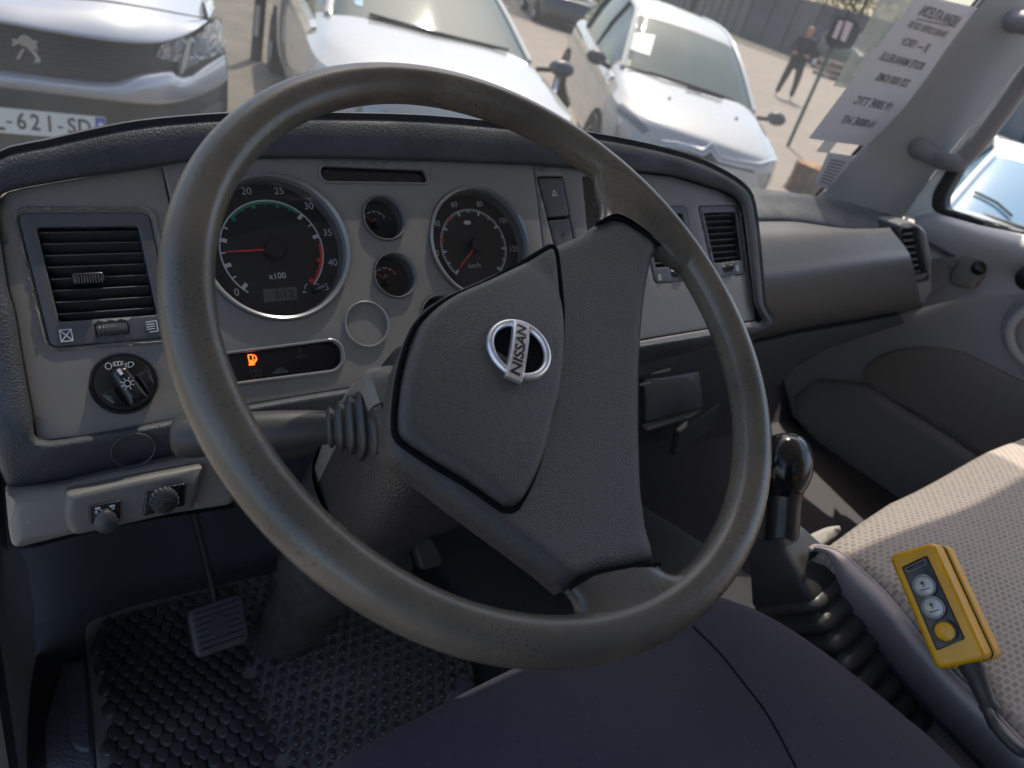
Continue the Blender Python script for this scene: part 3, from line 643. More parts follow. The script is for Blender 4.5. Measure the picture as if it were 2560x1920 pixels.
lns += [PX(PD, ZI((862, 335), (858, 352), (862, 372), (880, 366), (895, 350), (888, 336), (862, 335)), .0067)]+[PX(PD, ZI((835, 345+10*i), (850, 341+10*i)), .0067) for i in range(4)]
strokes('symbol', PD, lns, .00045, K['white'], ks, h=.0065)
# ---- gauges
def gauge(name, c, r, deep=.012, lip=.004, label=None):
    o = revolve(name, PD, c, [(r*1.0, .001), (r*1.005, .0025+lip*.5), (r*.985, .002+lip), (r*.95, .002+lip*.6), (r*.935, -.002), (r*.92, -deep)], K['ring'], dash, seg=96)
    revolve('dial', PD, c, [(r*.925, -deep+.0003), (0, -deep+.0003)], K['dial'], o, seg=64)
    if label: o['label'] = label
    return o
def clear(o, c, r, h): revolve('cover_glass', PD, c, [(r*.93, h), (0, h+.0005)], K['clear'], o, seg=48)
DH = -.0115
def needle(o, c, ang, L, hub, h=-.006, w=.0016, tail=0):
    a = math.radians(ang); d = np.array([math.cos(a), math.sin(a)]); n_ = np.array([-d[1], d[0]]); c = V3(c)
    plate('needle', PD, [c-n_*w*.6, c+n_*w*.6, c+d*L+n_*w*.25, c+d*L-n_*w*.25], K['red'], o, h=h, t=.0006)
    revolve('needle_hub', PD, c, [(hub, -.0115), (hub*.97, h+.0015), (hub*.85, h+.0028), (0, h+.003)], K['matte'], o, seg=40)
def numeral(o, s, c, r, ang, sz, **k): text('numeral', s, PD, (c[0]+r*math.cos(math.radians(ang)), c[1]+r*math.sin(math.radians(ang))), sz, K['white'], o, h=DH, **k)
# tachometer
c, r = G['tach']; o = gauge('tachometer', c, r, label='large rev counter reading in hundreds'); cD = V3(c); ra = r*.70
A_ = lambda v: 225-6*v
mb = MB(); arc_band(mb, PD, cD, ra-.0008, ra+.0004, A_(45)-2, 232, DH)
for v in range(0, 50, 5):
    if 15 <= v <= 25 or v >= 40: continue
    a = math.radians(A_(v)); d = np.array([math.cos(a), math.sin(a)]); n_ = np.array([-d[1], d[0]])*.0016; prism(mb, PD, [cD+d*(ra-.0058)-n_, cD+d*ra-n_, cD+d*ra+n_, cD+d*(ra-.0058)+n_], DH+.0003, .0003)
for v in (2.5, 7.5, 12.5, 32.5):
    a = math.radians(A_(v)); d = np.array([math.cos(a), math.sin(a)]); n_ = np.array([-d[1], d[0]])*.0006; prism(mb, PD, [cD+d*(ra-.004)-n_, cD+d*ra-n_, cD+d*ra+n_, cD+d*(ra-.004)+n_], DH+.0003, .0003)
mb.build('scale', K['white'], o, smooth=False)
def tks(vals, big, m):
    mb = MB(); arc_band(mb, PD, cD, ra-.0030, ra-.0009, A_(vals[1]), A_(vals[0]), DH+.0001)
    for v in big:
        a = math.radians(A_(v[0])); d = np.array([math.cos(a), math.sin(a)]); n_ = np.array([-d[1], d[0]])*v[1]; prism(mb, PD, [cD+d*(ra-v[2])-n_, cD+d*(ra-.002)-n_, cD+d*(ra-.002)+n_, cD+d*(ra-v[2])+n_], DH+.0004, .0003)
    mb.build('scale', m, o, smooth=False)
tks((15, 29.2), ((15, .0016, .0058), (20, .0016, .0055), (25, .0014, .0055), (17.5, .0006, .0044), (22.5, .0006, .0042), (27.5, .0006, .0044)), K['green'])
tks((36.5, 45), ((40, .0014, .0055), (45, .0014, .0055), (37.5, .0005, .0042), (42.5, .0005, .0042)), K['red'])
for v in range(5, 50, 5):
    numeral(o, str(v), cD, ra+(.0095 if v not in (35, 40, 45) else .0085), A_(v)+(0 if v < 45 else 3), .0062)
numeral(o, '0', cD, ra+.0055, A_(0)-2, .0062)
text('units', 'x100', PD, cpx(*ZE((812, 803))[0], DH), .0052, K['white'], o, h=DH, bold=.01)
needle(o, cD, A_(7.4), ra-.003, .0088)
lc = PD.pp(ZE((712, 895), (943, 875), (950, 962), (722, 985)), DH); plate('clock_display', PD, lc, K['lcd'], o, h=DH+.0006, t=.001)
text('clock_digits', '2:12', PD, cpx(*ZE((855, 930))[0], DH), .0062, K['ink'], o, h=DH+.0008, bold=.015, sx=1.15)
kk = cpx(*ZE((1085, 893))[0], -.004); mb = MB(); e_ = cpx(*ZE((1140, 873))[0], .0)
tube(mb, [PD.at(*kk, -.011), PD.at(*kk, -.004), PD.at(*e_, .0012)], [.003, .0026, .0022], 14); mb.build('reset_pin', K['black'], o)
strokes('symbol', PD, [PD.pp(ZE((1018, 857), (1005, 868), (1000, 890)), DH), PD.pp(ZE((1075, 855), (1098, 862), (1105, 872)), DH), PD.pp(ZE((992, 912), (1008, 912)), DH), PD.pp(ZE((992, 908), (992, 918)), DH), PD.pp(ZE((1008, 908), (1008, 918)), DH)], .0006, K['white'], o, h=DH)
clear(o, c, r, -.001)
# speedometer
c, r = G['speed']; o = gauge('speedometer', c, r, label='round speedometer half behind the hub'); cD = V3(c); ra = r*.665
B_ = lambda v: 225-270/140*v
mb = MB(); arc_band(mb, PD, cD, ra-.0004, ra+.0005, B_(140)-1, 227, DH)
for v in range(0, 142, 2):
    big = v % 20 == 0; mid_ = v % 10 == 0
    if v in (30, 50): continue
    a = math.radians(B_(v)); d = np.array([math.cos(a), math.sin(a)]); w_, l_ = (.0011, .0048) if big else (.0008, .0032) if mid_ else (.0003, .0022)
    n_ = np.array([-d[1], d[0]])*w_; prism(mb, PD, [cD+d*(ra-l_)-n_, cD+d*ra-n_, cD+d*ra+n_, cD+d*(ra-l_)+n_], DH+.0003, .0003)
mb.build('scale', K['white'], o, smooth=False)
mb = MB()
for v in (30, 50):
    a = math.radians(B_(v)); d = np.array([math.cos(a), math.sin(a)]); n_ = np.array([-d[1], d[0]])*.0009; prism(mb, PD, [cD+d*(ra-.0035)-n_, cD+d*(ra+.001)-n_, cD+d*(ra+.001)+n_, cD+d*(ra-.0035)+n_], DH+.0006, .0003)
mb.build('scale', K['red'], o, smooth=False)
for v in range(20, 141, 20): numeral(o, str(v), cD, ra+(.0075 if v < 100 else .0092), B_(v), .0058, sx=.9)
text('units', 'km/h', PD, cpx(*ZF((688, 975))[0], DH), .0050, K['white'], o, h=DH)
plate('badge', PD, circ(cpx(*ZF((620, 577))[0], DH), .0042, 0, 345, 24, .0021), K['white'], o, h=DH+.0004, t=.0004)
needle(o, cD, B_(1.5), ra-.004, .0075); clear(o, c, r, -.001)
# small gauges
def pump(q_, s, m, o, h, lit=False):
    mb = MB(); x, y = q_
    f = lambda P_: [(x+a_*s, y+b_*s) for a_, b_ in P_]
    prism(mb, PD, f([(-.5, -.75), (.25, -.75), (.25, -.1), (-.5, -.1)]), h+.0003, .0003)
    prism(mb, PD, f([(-.6, -.95), (.35, -.95), (.35, -.72), (-.6, -.72)]), h+.0003, .0003)
    mb.build('symbol', m, o, smooth=False)
    strokes('symbol', PD, [f([(-.45, -.1), (-.45, .75), (.2, .75), (.2, -.1)]), f([(.3, -.5), (.45, -.5), (.48, -.1), (.6, -.35), (.75, -.1), (.7, .4), (.45, .65)])], s*.17, m, o, h=h)
for k, nm, lab in (('fuel', 'fuel_gauge', 'small fuel gauge, upper of the pair'), ('temp', 'temperature_gauge', 'small temperature gauge under the fuel gauge'), ('oil', 'oil_gauge', 'small dark gauge hidden by the hub')):
    c, r = G[k]; o = gauge(nm, c, r, deep=.012, lip=.003, label=lab); cD = V3(c)-V3((r*.18, r*.12)); ra = r*.62
    a0, a1 = 35, 140
    mb = MB(); arc_band(mb, PD, cD, ra-.0004, ra+.0001, a0, a1, DH, n=24)
    for a in np.linspace(a0, a1, 5):
        a = math.radians(a); d = np.array([math.cos(a), math.sin(a)]); n_ = np.array([-d[1], d[0]])*.0005; prism(mb, PD, [cD+d*(ra-.0018)-n_, cD+d*ra-n_, cD+d*ra+n_, cD+d*(ra-.0018)+n_], DH+.0003, .0003)
    mb.build('scale', K['white'], o, smooth=False)
    if k == 'fuel': pump(tuple(cD+V3((.0005, .0035))), .0024, K['white'], o, DH)
    if k == 'temp':
        x, y = cD+V3((0, .0035)); strokes('symbol', PD, [[(x, y-.001), (x, y+.003)], [(x, y+.002), (x+.001, y+.002)], [(x, y+.001), (x+.001, y+.001)], [(x-.0025, y-.0016), (x+.0025, y-.0016)]], .0005, K['white'], o, h=DH)
        mb = MB(); arc_band(mb, PD, cD, ra-.001, ra+.0004, a0, a0+18, DH+.0002, n=8); mb.build('scale', K['red'], o, smooth=False)
    needle(o, cD+V3((0, -.001)), 143, ra*.98, .0042, w=.0009); clear(o, c, r, -.001)
# blank round cover
cb = cpx(*ZE((1422, 1139))[0]); rb = rad_px(cb, *ZE((1425, 1300))[0])
revolve('blank_cover', PD, cb, [(rb*1.0, .002), (rb, .0038), (rb*.96, .0045), (rb*.91, .003), (rb*.905, .0016), (0, .0022)], K['trim2'], dash, seg=72)
mb = MB(); tube(mb, [PD.at(cb[0]+rb*.955*math.cos(a), cb[1]+rb*.955*math.sin(a), .0036) for a in np.linspace(0, 2*math.pi, 60)], .0011, 8, cap=False); mb.build('gauge_ring', K['ring'], dash)
# trip slot
o = plate('display_slot', PD, sluv, K['black'], dash, h=-.003, t=.002)
mb = MB(); tube(mb, [PD.at(*p, .0022) for p in sluv+sluv[:1]], .0010, 8, cap=False); mb.build('slot_rim', K['trim2'], o)
# warning lights
o = plate('warning_lights', PD, wluv, K['black'], dash, h=-.004, t=.002)
mb = MB(); tube(mb, [PD.at(*p, .0026) for p in wluv[6:]+wluv[:0]], .0016, 8, cap=False); mb.build('window_rim', K['ring'], o)
mb = MB(); tube(mb, [PD.at(*p, .0026) for p in wluv+wluv[:1]], .0013, 8, cap=False); mb.build('window_rim', K['ring'], o)
pump(cpx(*ZE((635, 1378))[0], -.0035), .0050, K['orange'], o, -.0038)
x, y = cpx(*ZE((665, 1478))[0], -.0035); strokes('symbol', PD, [circ((x-.002, y), .0017, 0, 360, 12, .0024), circ((x+.002, y), .0017, 0, 360, 12, .0024), [(x-.0055, y+.0024), (x+.0055, y+.0024)]], .0005, K['dim'], o, h=-.0038)
x, y = cpx(*ZE((832, 1462))[0], -.0035); plate('symbol', PD, [(x+a_*.0016, y+b_*.0016) for a_, b_ in ((-4, -1), (4, -1), (3.8, .3), (2, .9), (1, 2), (-1.5, 2), (-2.3, .8), (-4, .3))], K['dim'], o, h=-.0034, t=.0004)
x, y = cpx(*ZE((968, 1330))[0], -.0035); strokes('symbol', PD, [[(x, y-.002), (x, y+.0045)], [(x, y+.003), (x+.002, y+.003)], [(x, y+.0012), (x+.002, y+.0012)], [(x-.0045, y-.0035), (x+.0045, y-.0035)]], .0005, K['dim'], o, h=-.0038)
# hazard and lower switches
for i, (t0, t1) in enumerate(((.02, .47), (.50, .96))):
    A = [V3(cpx(*sw[0])), V3(cpx(*sw[1])), V3(cpx(1448, 650)), V3(cpx(1395, 660))]; f = lambda s, t: lerp(lerp(A[0], A[1], s), lerp(A[3], A[2], s), t)
    o = pillow(('hazard_switch', 'rocker_switch')[i], PD, fillet([f(.05, t0), f(.95, t0), f(.95, t1), f(.05, t1)], .002), K['frame'], dash, h=.001-.001*i, re=.002, res=.008, depth=.02)
    q_ = f(.5, t0*.6+t1*.4)
    if i == 0: strokes('symbol', PD, [[(q_[0]-.003, q_[1]-.0025), (q_[0]+.003, q_[1]-.0025), (q_[0], q_[1]+.003), (q_[0]-.003, q_[1]-.0025)]], .0008, K['white'], o, h=.001)
    else: strokes('symbol', PD, [circ(q_, .0022, 90, 270, 8)+[(q_[0], q_[1]+.0022)], [(q_[0]+.0015, q_[1]+.0015), (q_[0]+.0035, q_[1]+.0015)], [(q_[0]+.0015, q_[1]), (q_[0]+.0035, q_[1])]], .0005, K['dim'], o, h=0)
o = plate('fan_control', PD, hsuv, K['black'], dash, h=-.004, t=.002)
for p, rr in ((ZF((1775, 380))[0], .0032), (ZF((1820, 372))[0], .0018), (ZF((1828, 452))[0], .0018), (ZF((1790, 518))[0], .0009), (ZF((1835, 520))[0], .0009)): strokes('symbol', PD, [circ(cpx(*p, -.004), rr, 0, 360, 12)], rr*.5, K['dim'], o, h=-.0038)
# glove box side of the dash
c0 = ZH((-60, 60), (40, 55), (200, 65), (350, 85), (500, 105), (640, 140), (760, 175), (860, 215))
c1 = ZH((-60, 235), (45, 232), (180, 232), (320, 236), (480, 262), (600, 283), (740, 290), (868, 288))
c2 = ZH((-60, 360), (50, 352), (180, 345), (320, 330), (500, 312), (640, 306), (760, 302), (872, 294))
c3 = ZH((-50, 660), (80, 640), (220, 620), (400, 590), (600, 555), (760, 530), (900, 510), (1000, 500))
c4 = ZH((-30, 900), (100, 890), (240, 865), (420, 825), (600, 790), (760, 765), (900, 745), (1050, 735))
c5 = ZH((-30, 960), (60, 965), (300, 905), (480, 870), (640, 850), (800, 815), (950, 790), (1060, 752))
def PY(y): return Plane((0, y, 0), (0, -1, 0))
def ex(rows, n=30, k=5):
    g = [resample(cr(r, 6), n) for r in rows]; cl = [cr([g[i][j] for i in range(len(g))], k) for j in range(n)]; return [[c_[i] for c_ in cl] for i in range(len(cl[0]))]
T0 = [PY(.80).P(*p) for p in c0]; T1 = [PY(.705).P(*p) for p in c1]; T2 = [PY(.645).P(*p) for p in c2]
T3 = [PY(.595).P(*p) for p in c3]; T4 = [PY(.60).P(*p) for p in c4]; T5 = [PY(.64).P(*p) for p in c5]
loft('windscreen_ledge', ex([[p+V3((0, .12, -.03)) for p in T0], T0, [(a*.5+b*.5)+V3((0, 0, .004)) for a, b in zip(T0, T1)], T1, [p+V3((0, .02, -.02)) for p in T1]]), K['vinyl'], dash, edge=60)
loft('passenger_pad', ex([[p+V3((0, .02, -.012)) for p in T1], [p+V3((0, .004, -.004)) for p in T1], [(a+b)/2+V3((0, 0, .002)) for a, b in zip(T1, T2)], T2, [(a*.5+b*.5)+V3((0, -.008, 0)) for a, b in zip(T2, T3)], T3, T4, T5]), mat('passenger_vinyl', (.080, .074, .068), .45, bump=[('vor', 300, .25, .0006), ('noise', 50, .2, .002)]), dash, edge=75)
# end vent of the dash
EP = Plane(PY(.63).P(*ZH((1000, 430))[0]), (-.35, -.93, .1))
eo = fillet(EP.pp(ZH((905, 262), (1020, 255), (1075, 300), (1110, 470), (1112, 650), (1050, 745), (985, 700), (960, 520))), .008)
ei = fillet(EP.pp(ZH((930, 292), (1025, 290), (1088, 590), (985, 610))), .004)
ev = pillow('air_vent', EP, eo, mat('vent_housing', (.13, .13, .135), .5), dash, h=.004, re=.006, res=.012, holes=[ei], depth=.05); ev['label'] = 'narrow end vent beside the passenger door'
q4 = [V3(p) for p in EP.pp(ZH((930, 292), (1025, 290), (1088, 590), (985, 610)))]
for t in np.linspace(.08, .80, 7):
    A, B = lerp(q4[0], q4[3], t), lerp(q4[1], q4[2], t); B = lerp(A, B, .62); mb = MB(); boxf(mb, (EP.at(*A, -.004)+EP.at(*B, -.004))/2, (EP.at(*B)-EP.at(*A))/2, EP.n*.006, EP.ey*.0016); mb.build('slat', K['frame'], ev, bevel=.0005)
plate('vent_back', EP, ei, K['void'], ev, h=-.02, t=.002)
mb = MB(); A = lerp(q4[0], q4[3], .9); B = lerp(q4[1], q4[2], .9); boxf(mb, (EP.at(*A, 0)+EP.at(*B, 0))/2, (EP.at(*B)-EP.at(*A))/2*.8, EP.ey*.006, EP.n*.004); mb.build('thumb_wheel', K['slat'], ev, bevel=.001)
# lower dash, dark
UP = Plane((.8, .60, -.5), (0, -1, .12))
def lowp(nm, pts, m, h=0, d=.03, r=.004, par=dash): return pillow(nm, UP, UP.pp(pts), K[m], par, h=h, re=r, res=.025, depth=d)
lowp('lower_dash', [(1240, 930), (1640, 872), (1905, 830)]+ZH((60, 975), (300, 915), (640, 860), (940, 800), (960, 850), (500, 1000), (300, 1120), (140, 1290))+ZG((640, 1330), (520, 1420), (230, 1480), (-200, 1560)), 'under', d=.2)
lowp('ashtray', ZG((215, 1130), (500, 1090), (520, 1270), (225, 1350)), 'frame', h=.008, r=.003)
lowp('storage_tray', ZG((215, 1365), (510, 1283), (515, 1300), (215, 1385)), 'trim', h=.014, r=.002, d=.01)
lowp('socket_panel', ZG((215, 925), (380, 905), (400, 1050), (215, 1100)), 'frame', h=.004, r=.002)
for a_, b_ in ((ZG((262, 1105))[0], ZG((362, 1085))[0]), (ZG((200, 1165))[0], ZG((262, 1150))[0])):
    mb = MB(); tube(mb, [UP.P(*a_, .012), UP.P(*b_, .012)], .0022, 8); mb.build('tray_edge', K['trim'], dash)
o = revolve('lighter_knob', UP, UP.px(*ZG((262, 965))[0], .012), [(0, .03), (.012, .029), (.0155, .026), (.016, .02), (.012, .0), (.012, -.01)], K['col'], dash, seg=40)
mb = MB(); tube(mb, cr([UP.P(*p, .014) for p in ZG((350, 950), (352, 985), (335, 1015), (300, 1030), (285, 1020))], 6), .0022, 8); mb.build('coat_hook', K['ring'], dash)
mb = MB(); boxf(mb, UP.P(*ZG((490, 1390))[0], .04), (UP.P(*ZG((640, 1300))[0], .04)-UP.P(*ZG((430, 1450))[0], .04))*.5, UP.ey*.02, UP.n*.006); mb.build('bracket', K['under'], dash, bevel=.003)
# left lower grey switch panel
LP = Plane(PD.P(262, 1195, .0)+V3((0, -.005, -.0)), (0, -.93, .37))
lo_ = ZI((35, 1225), (100, 1232), (440, 1180), (700, 1115), (1370, 965), (1600, 930), (1700, 1000), (1580, 1310), (1000, 1400), (560, 1500), (85, 1618), (60, 1500))
pillow('lower_panel', LP, fillet(LP.pp(lo_), .006), K['trim'], dash, h=-.004, re=.008, res=.014, depth=.03)
sp = LP.pp(ZI((445, 1225), (490, 1212), (960, 1110), (1350, 1035), (1365, 1050), (1300, 1325), (1250, 1335), (800, 1440), (495, 1508), (430, 1400)), .010)
so_ = pillow('switch_panel', LP, fillet(sp, .005), mat('switch_panel_grey', (.12, .113, .106), .5, bump=[('noise', 900, .12, .0003)]), dash, h=.010, re=.005, res=.012, depth=.012)
o = pillow('headlight_adjuster', LP, fillet(LP.pp(ZI((590, 1303), (805, 1262), (805, 1390), (600, 1425)), .013), .002), K['black'], dash, h=.0125, re=.001, res=.01, depth=.004)
q_ = LP.px(*ZI((705, 1400))[0], .018); KA = Plane(LP.at(*q_, .0125), LP.n)
mb = MB(); e1 = KA.P(*ZI((672, 1385))[0], .008)
pillow('dial_grip', LP, fillet(LP.pp(ZI((628, 1395), (690, 1340), (735, 1335), (790, 1375), (785, 1410), (720, 1445), (655, 1435)), .020), .003), K['matte'], o, h=.0185, re=.003, res=.004, depth=.006)
revolve('dial_cap', LP, LP.px(*ZI((715, 1420))[0], .022), [(0, .0205), (.006, .0202), (.0076, .0190), (.0072, .017), (.0066, .015)], K['slat'], o, seg=32)
strokes('symbol', LP, [LP.pp(ZI(*l), .0127) for l in (((636, 1316), (668, 1308), (668, 1318), (640, 1324)), ((732, 1300), (765, 1292), (765, 1300), (738, 1308)), ((636, 1338), (650, 1334), (650, 1344), (636, 1348)), ((672, 1328), (688, 1324), (688, 1336)), ((716, 1316), (722, 1328)), ((750, 1312), (764, 1308), (764, 1318), (750, 1322), (750, 1312)), ((652, 1346), (658, 1354)), ((742, 1330), (736, 1338)))], .0005, K['white'], o, h=.0126)
o = pillow('dimmer_switch', LP, fillet(LP.pp(ZI((975, 1200), (1245, 1145), (1235, 1300), (955, 1370)), .013), .002), K['black'], dash, h=.0125, re=.001, res=.01, depth=.004)
cq = LP.px(*ZI((1105, 1270))[0], .020)
dk = revolve('dimmer_knob', LP, cq, [(0, .0225), (.0062, .0222), (.0082, .0212), (.0088, .0190), (.0088, .013)], K['matte'], o, seg=40)
mb = MB()
for a in np.linspace(0, 2*math.pi, 18, endpoint=False): boxf(mb, LP.at(cq[0]+.0088*math.cos(a), cq[1]+.0088*math.sin(a), .0170), LP.ex*math.cos(a)*.0007+LP.ey*math.sin(a)*.0007, -LP.ex*math.sin(a)*.0009+LP.ey*math.cos(a)*.0009, LP.n*.0038)
mb.build('knurling', K['frame'], dk, smooth=False)
strokes('symbol', LP, [circ((cq[0]+.0006, cq[1]-.001), .0034, 20, 200, 10)], .0008, K['dim'], dk, h=.0224)
# small oval plug in the lower pad
q_ = PD.P(*ZI((893, 925))[0], .004); OP = Plane(q_, PD.n*.80-UD*.60)
mb = MB(); tube(mb, [OP.at(.0145*math.cos(a), .0145*math.sin(a), .0002) for a in np.linspace(0, 2*math.pi, 40)], .0007, 6, cap=False); mb.build('screw_cover', K['vinyl'], dash)
# scuff line at trim edge
mb = MB(); tube(mb, [PD.P(*p, .0012) for p in ZI((262, 868), (300, 874), (550, 845), (930, 772), (1090, 738))], .0006, 6); mb.build('trim_edge', K['ring'], dash)
loft('dash_top', [[(x, y, zz) for x in np.linspace(XL, XR-.03, 10)] for y, zz in ((.66, -.36), (.84, -.335), (.975, -.345), (.985, -.5), (1.0, -.9))], K['vinyl'], dash, edge=60)
# underside
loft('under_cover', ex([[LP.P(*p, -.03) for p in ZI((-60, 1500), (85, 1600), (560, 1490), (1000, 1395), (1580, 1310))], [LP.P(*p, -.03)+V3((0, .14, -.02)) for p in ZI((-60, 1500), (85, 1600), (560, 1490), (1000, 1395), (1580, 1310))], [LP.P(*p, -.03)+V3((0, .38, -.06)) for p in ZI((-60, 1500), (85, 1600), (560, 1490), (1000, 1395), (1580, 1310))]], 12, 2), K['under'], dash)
# ---------------- steering wheel
sw_ = thing('steering_wheel', 'large worn two-spoke steering wheel turned to lock with a chrome badge', 'steering wheel')
mb = MB(); NS, NT = 200, 28; vs = []; fs = []
for i in range(NS):
    a = 2*math.pi*i/NS; d = WP.ex*math.cos(a)+WP.ey*math.sin(a)
    for j in range(NT):
        b = 2*math.pi*j/NT; vs.append(WC+d*(RR+RT*1.02*math.cos(b))+WN*RT*1.02*math.sin(b))
fs = [(i*NT+j, ((i+1) % NS)*NT+j, ((i+1) % NS)*NT+(j+1) % NT, i*NT+(j+1) % NT) for i in range(NS) for j in range(NT)]
mb.add(vs, fs); rim = mb.build('rim', K['rim'], sw_)
def hubh(u, v):     # the hub sits a little below the rim plane in its middle and comes up to it at the seams
    rr = math.hypot(u, v); return -.006+.010*min(1, (rr/.17)**2)
hub = [(1499, 549), (1516, 541), (1532, 539), (1561, 547), (1600, 572), (1638, 600), (1650, 612), (1635, 646), (1626, 713), (1621, 786), (1617, 900), (1616, 1000), (1616, 1100), (1617, 1217), (1625, 1319), (1636, 1366), (1650, 1406),
       (1566, 1421), (1488, 1437), (1448, 1453), (1423, 1471), (1370, 1421), (1292, 1359), (1174, 1268), (1080, 1194), (1010, 1147), (990, 1127), (980, 1101), (980, 1069), (992, 979), (1008, 897), (1023, 862), (1035, 838), (1049, 800), (1068, 762), (1090, 739), (1133, 712), (1222, 674), (1298, 639), (1380, 605), (1461, 574)]
K['hubside'] = K['hub']
hb_ = pillow('hub', WP, WP.pp(hub), K['hub'], sw_, h=0, hf=hubh, re=.010, res=.006, depth=.010, edge=60)
pad = [(1376, 610), (1392, 605), (1404, 622), (1415, 698), (1421, 772), (1418, 850), (1411, 917), (1399, 985), (1384, 1037), (1362, 1123), (1339, 1186), (1309, 1243), (1292, 1259), (1275, 1261), (1256, 1254), (1174, 1194), (1096, 1147), (1029, 1103), (1009, 1085), (1001, 1062), (1004, 1007), (1015, 935), (1032, 872), (1056, 812), (1085, 775), (1140, 735), (1222, 697), (1300, 655), (1345, 628)]
pu = [tuple(p) for p in cr(WP.pp(pad, .004), 3, closed=True)]
pc = np.mean(WP.pp(pad, .004), 0)
def padh(u, v):
    d = max(0, 1-((u-pc[0])/.085)**2-((v-pc[1])/.11)**2); return hubh(u, v)+.0035+.011*d**.8
pad_o = pillow('airbag_cover', WP, pu, K['hub'], sw_, h=0, hf=padh, re=.0055, res=.005, depth=.010, edge=60)
pg = [tuple(V3(p)+(V3(p)-pc)/np.linalg.norm(V3(p)-pc)*.0022) for p in pu]
mb = MB()
tube(mb, [WP.at(*p, hubh(*p)-.0002) for p in pg]+[WP.at(*pg[0], hubh(*pg[0])-.0002)], .0018, 8, cap=False); mb.build('cover_groove', K['groove'], sw_)
# spoke roots: arms that flare out of the rim and take the hub at their seam
def onrim(px): c = V3(WP.px(*px)); return c/np.linalg.norm(c)*RR
def arm(seam, Lc, Rc, nt=28, ns=16):
    P0 = resample(cr([V3(WP.px(*p, .002)) for p in seam], 6), nt); Ls = [V3(WP.px(*p, .003)) for p in Lc[:-1]]+[onrim(Lc[-1])]; Rs = [V3(WP.px(*p, .003)) for p in Rc[:-1]]+[onrim(Rc[-1])]
    L = resample(cr(Ls, 8), ns); R2 = resample(cr(Rs, 8), ns); a0, a1 = math.atan2(L[-1][1], L[-1][0]), math.atan2(R2[-1][1], R2[-1][0])
    if a1-a0 > math.pi: a1 -= 2*math.pi
    if a0-a1 > math.pi: a1 += 2*math.pi
    P1 = [np.array([math.cos(a), math.sin(a)])*RR for a in np.linspace(a0, a1, nt)]; rows = []
    for si in range(ns):
        s_ = si/(ns-1); top = []; bot = []; w = s_*s_*(3-2*s_)
        for ti in range(nt):
            t = ti/(nt-1); c = (1-t)*L[si]+t*R2[si]+(1-s_)*P0[ti]+s_*P1[ti]-((1-s_)*(1-t)*L[0]+(1-s_)*t*R2[0]+s_*(1-t)*L[-1]+s_*t*R2[-1])
            th = (.0085*(1-w)+RT*.985*w)*max(0, 1-abs(2*t-1)**5)**.5; hc = -.0035*(1-w)
            top.append(WP.at(*c, hc+th)); bot.append(WP.at(*c, hc-th))
        rows.append(top+bot[::-1][1:-1])
    return loft('spoke_root', rows, K['rim'], sw_, closed_u=True, edge=180)
arm([(1425, 1474), (1450, 1456), (1489, 1440), (1566, 1424), (1650, 1410)], [(1425, 1474), (1445, 1500), (1451, 1526), (1435, 1556), (1330, 1600)], [(1650, 1410), (1672, 1428), (1702, 1432), (1745, 1405), (1815, 1330)])
arm([(1499, 551), (1532, 540), (1561, 548), (1600, 573), (1651, 614)], [(1499, 551), (1511, 524), (1509, 497), (1498, 468), (1470, 410)], [(1651, 614), (1670, 633), (1697, 657), (1752, 712)])
for seam in ([(1650, 1409), (1566, 1423), (1489, 1439), (1449, 1455), (1424, 1473)], [(1499, 550), (1532, 540), (1561, 548), (1600, 573), (1651, 614)]):
    mb = MB(); P_ = cr(WP.pp(seam, .004), 5); tube(mb, [WP.at(*p, hubh(*p)+.0002) for p in P_], .0012, 8); mb.build('seam', K['groove'], sw_)
# column cap under the hub
revolve('boss', WP, (0, 0), [(.0, -.02), (.034, -.03), (.038, -.05), (.036, -.09)], K['matte'], sw_, seg=40)
# badge: ring and lettered bar
ec = V3(WP.px(*ZL((845, 698))[0], .012)); eh = padh(*ec)
er = .5*(abs(WP.px(*ZL((1168, 690))[0], .012)[0]-WP.px(*ZL((520, 690))[0], .012)[0])); ey_ = .5*abs(np.linalg.norm(V3(WP.px(*ZL((860, 412))[0], .012))-V3(WP.px(*ZL((820, 985))[0], .012))))
ey_ = er*.90
emb = pillow('badge', WP, [(ec[0]+er*1.02*math.cos(a), ec[1]+er*.93*math.sin(a)) for a in np.linspace(0, 2*math.pi, 48, endpoint=False)], K['groove'], sw_, h=eh+.0005, re=.0005, res=.006, depth=.004)
rows = []
for a in np.linspace(0, 2*math.pi, 72, endpoint=False):
    d = np.array([math.cos(a)*er, math.sin(a)*er*.93]); n_ = nrm(d); row = []
    for rr, hh in ((-.0052, 0), (-.0046, .0022), (-.0030, .0034), (-.0012, .0030), (-.0002, .0012), (0, 0)): row.append(WP.at(*(ec+d+n_*rr), eh+hh))
    rows.append(row)
loft('badge_ring', rows, K['chrome'], emb, closed_v=True, edge=60)
bq = WP.pp(ZL((805, 398), (965, 432), (882, 1012), (722, 978)), .016); BO = np.mean(bq, 0); bdir = nrm(V3(bq[1])+V3(bq[0])-V3(bq[2])-V3(bq[3])); bw_ = np.linalg.norm(V3(bq[0])-V3(bq[1]))*.5; bl = np.linalg.norm(V3(bq[1])-V3(bq[2]))*.5
bx = np.array([bdir[1], -bdir[0]])
BP = Plane(WP.at(*BO, 0), WN, ex=WP.ex*bdir[0]+WP.ey*bdir[1])     # x runs along the bar, upwards in the picture
mb = MB(); n_ = 14; rows = []
for s in np.linspace(-1, 1, n_):
    hh = eh+.0062-.0022*s*s; rows.append([BP.at(s*bl, y*bw_, hh+dh) for y, dh in ((-1, -.004), (-1, -.0008), (-.84, 0), (.84, 0), (1, -.0008), (1, -.004))])
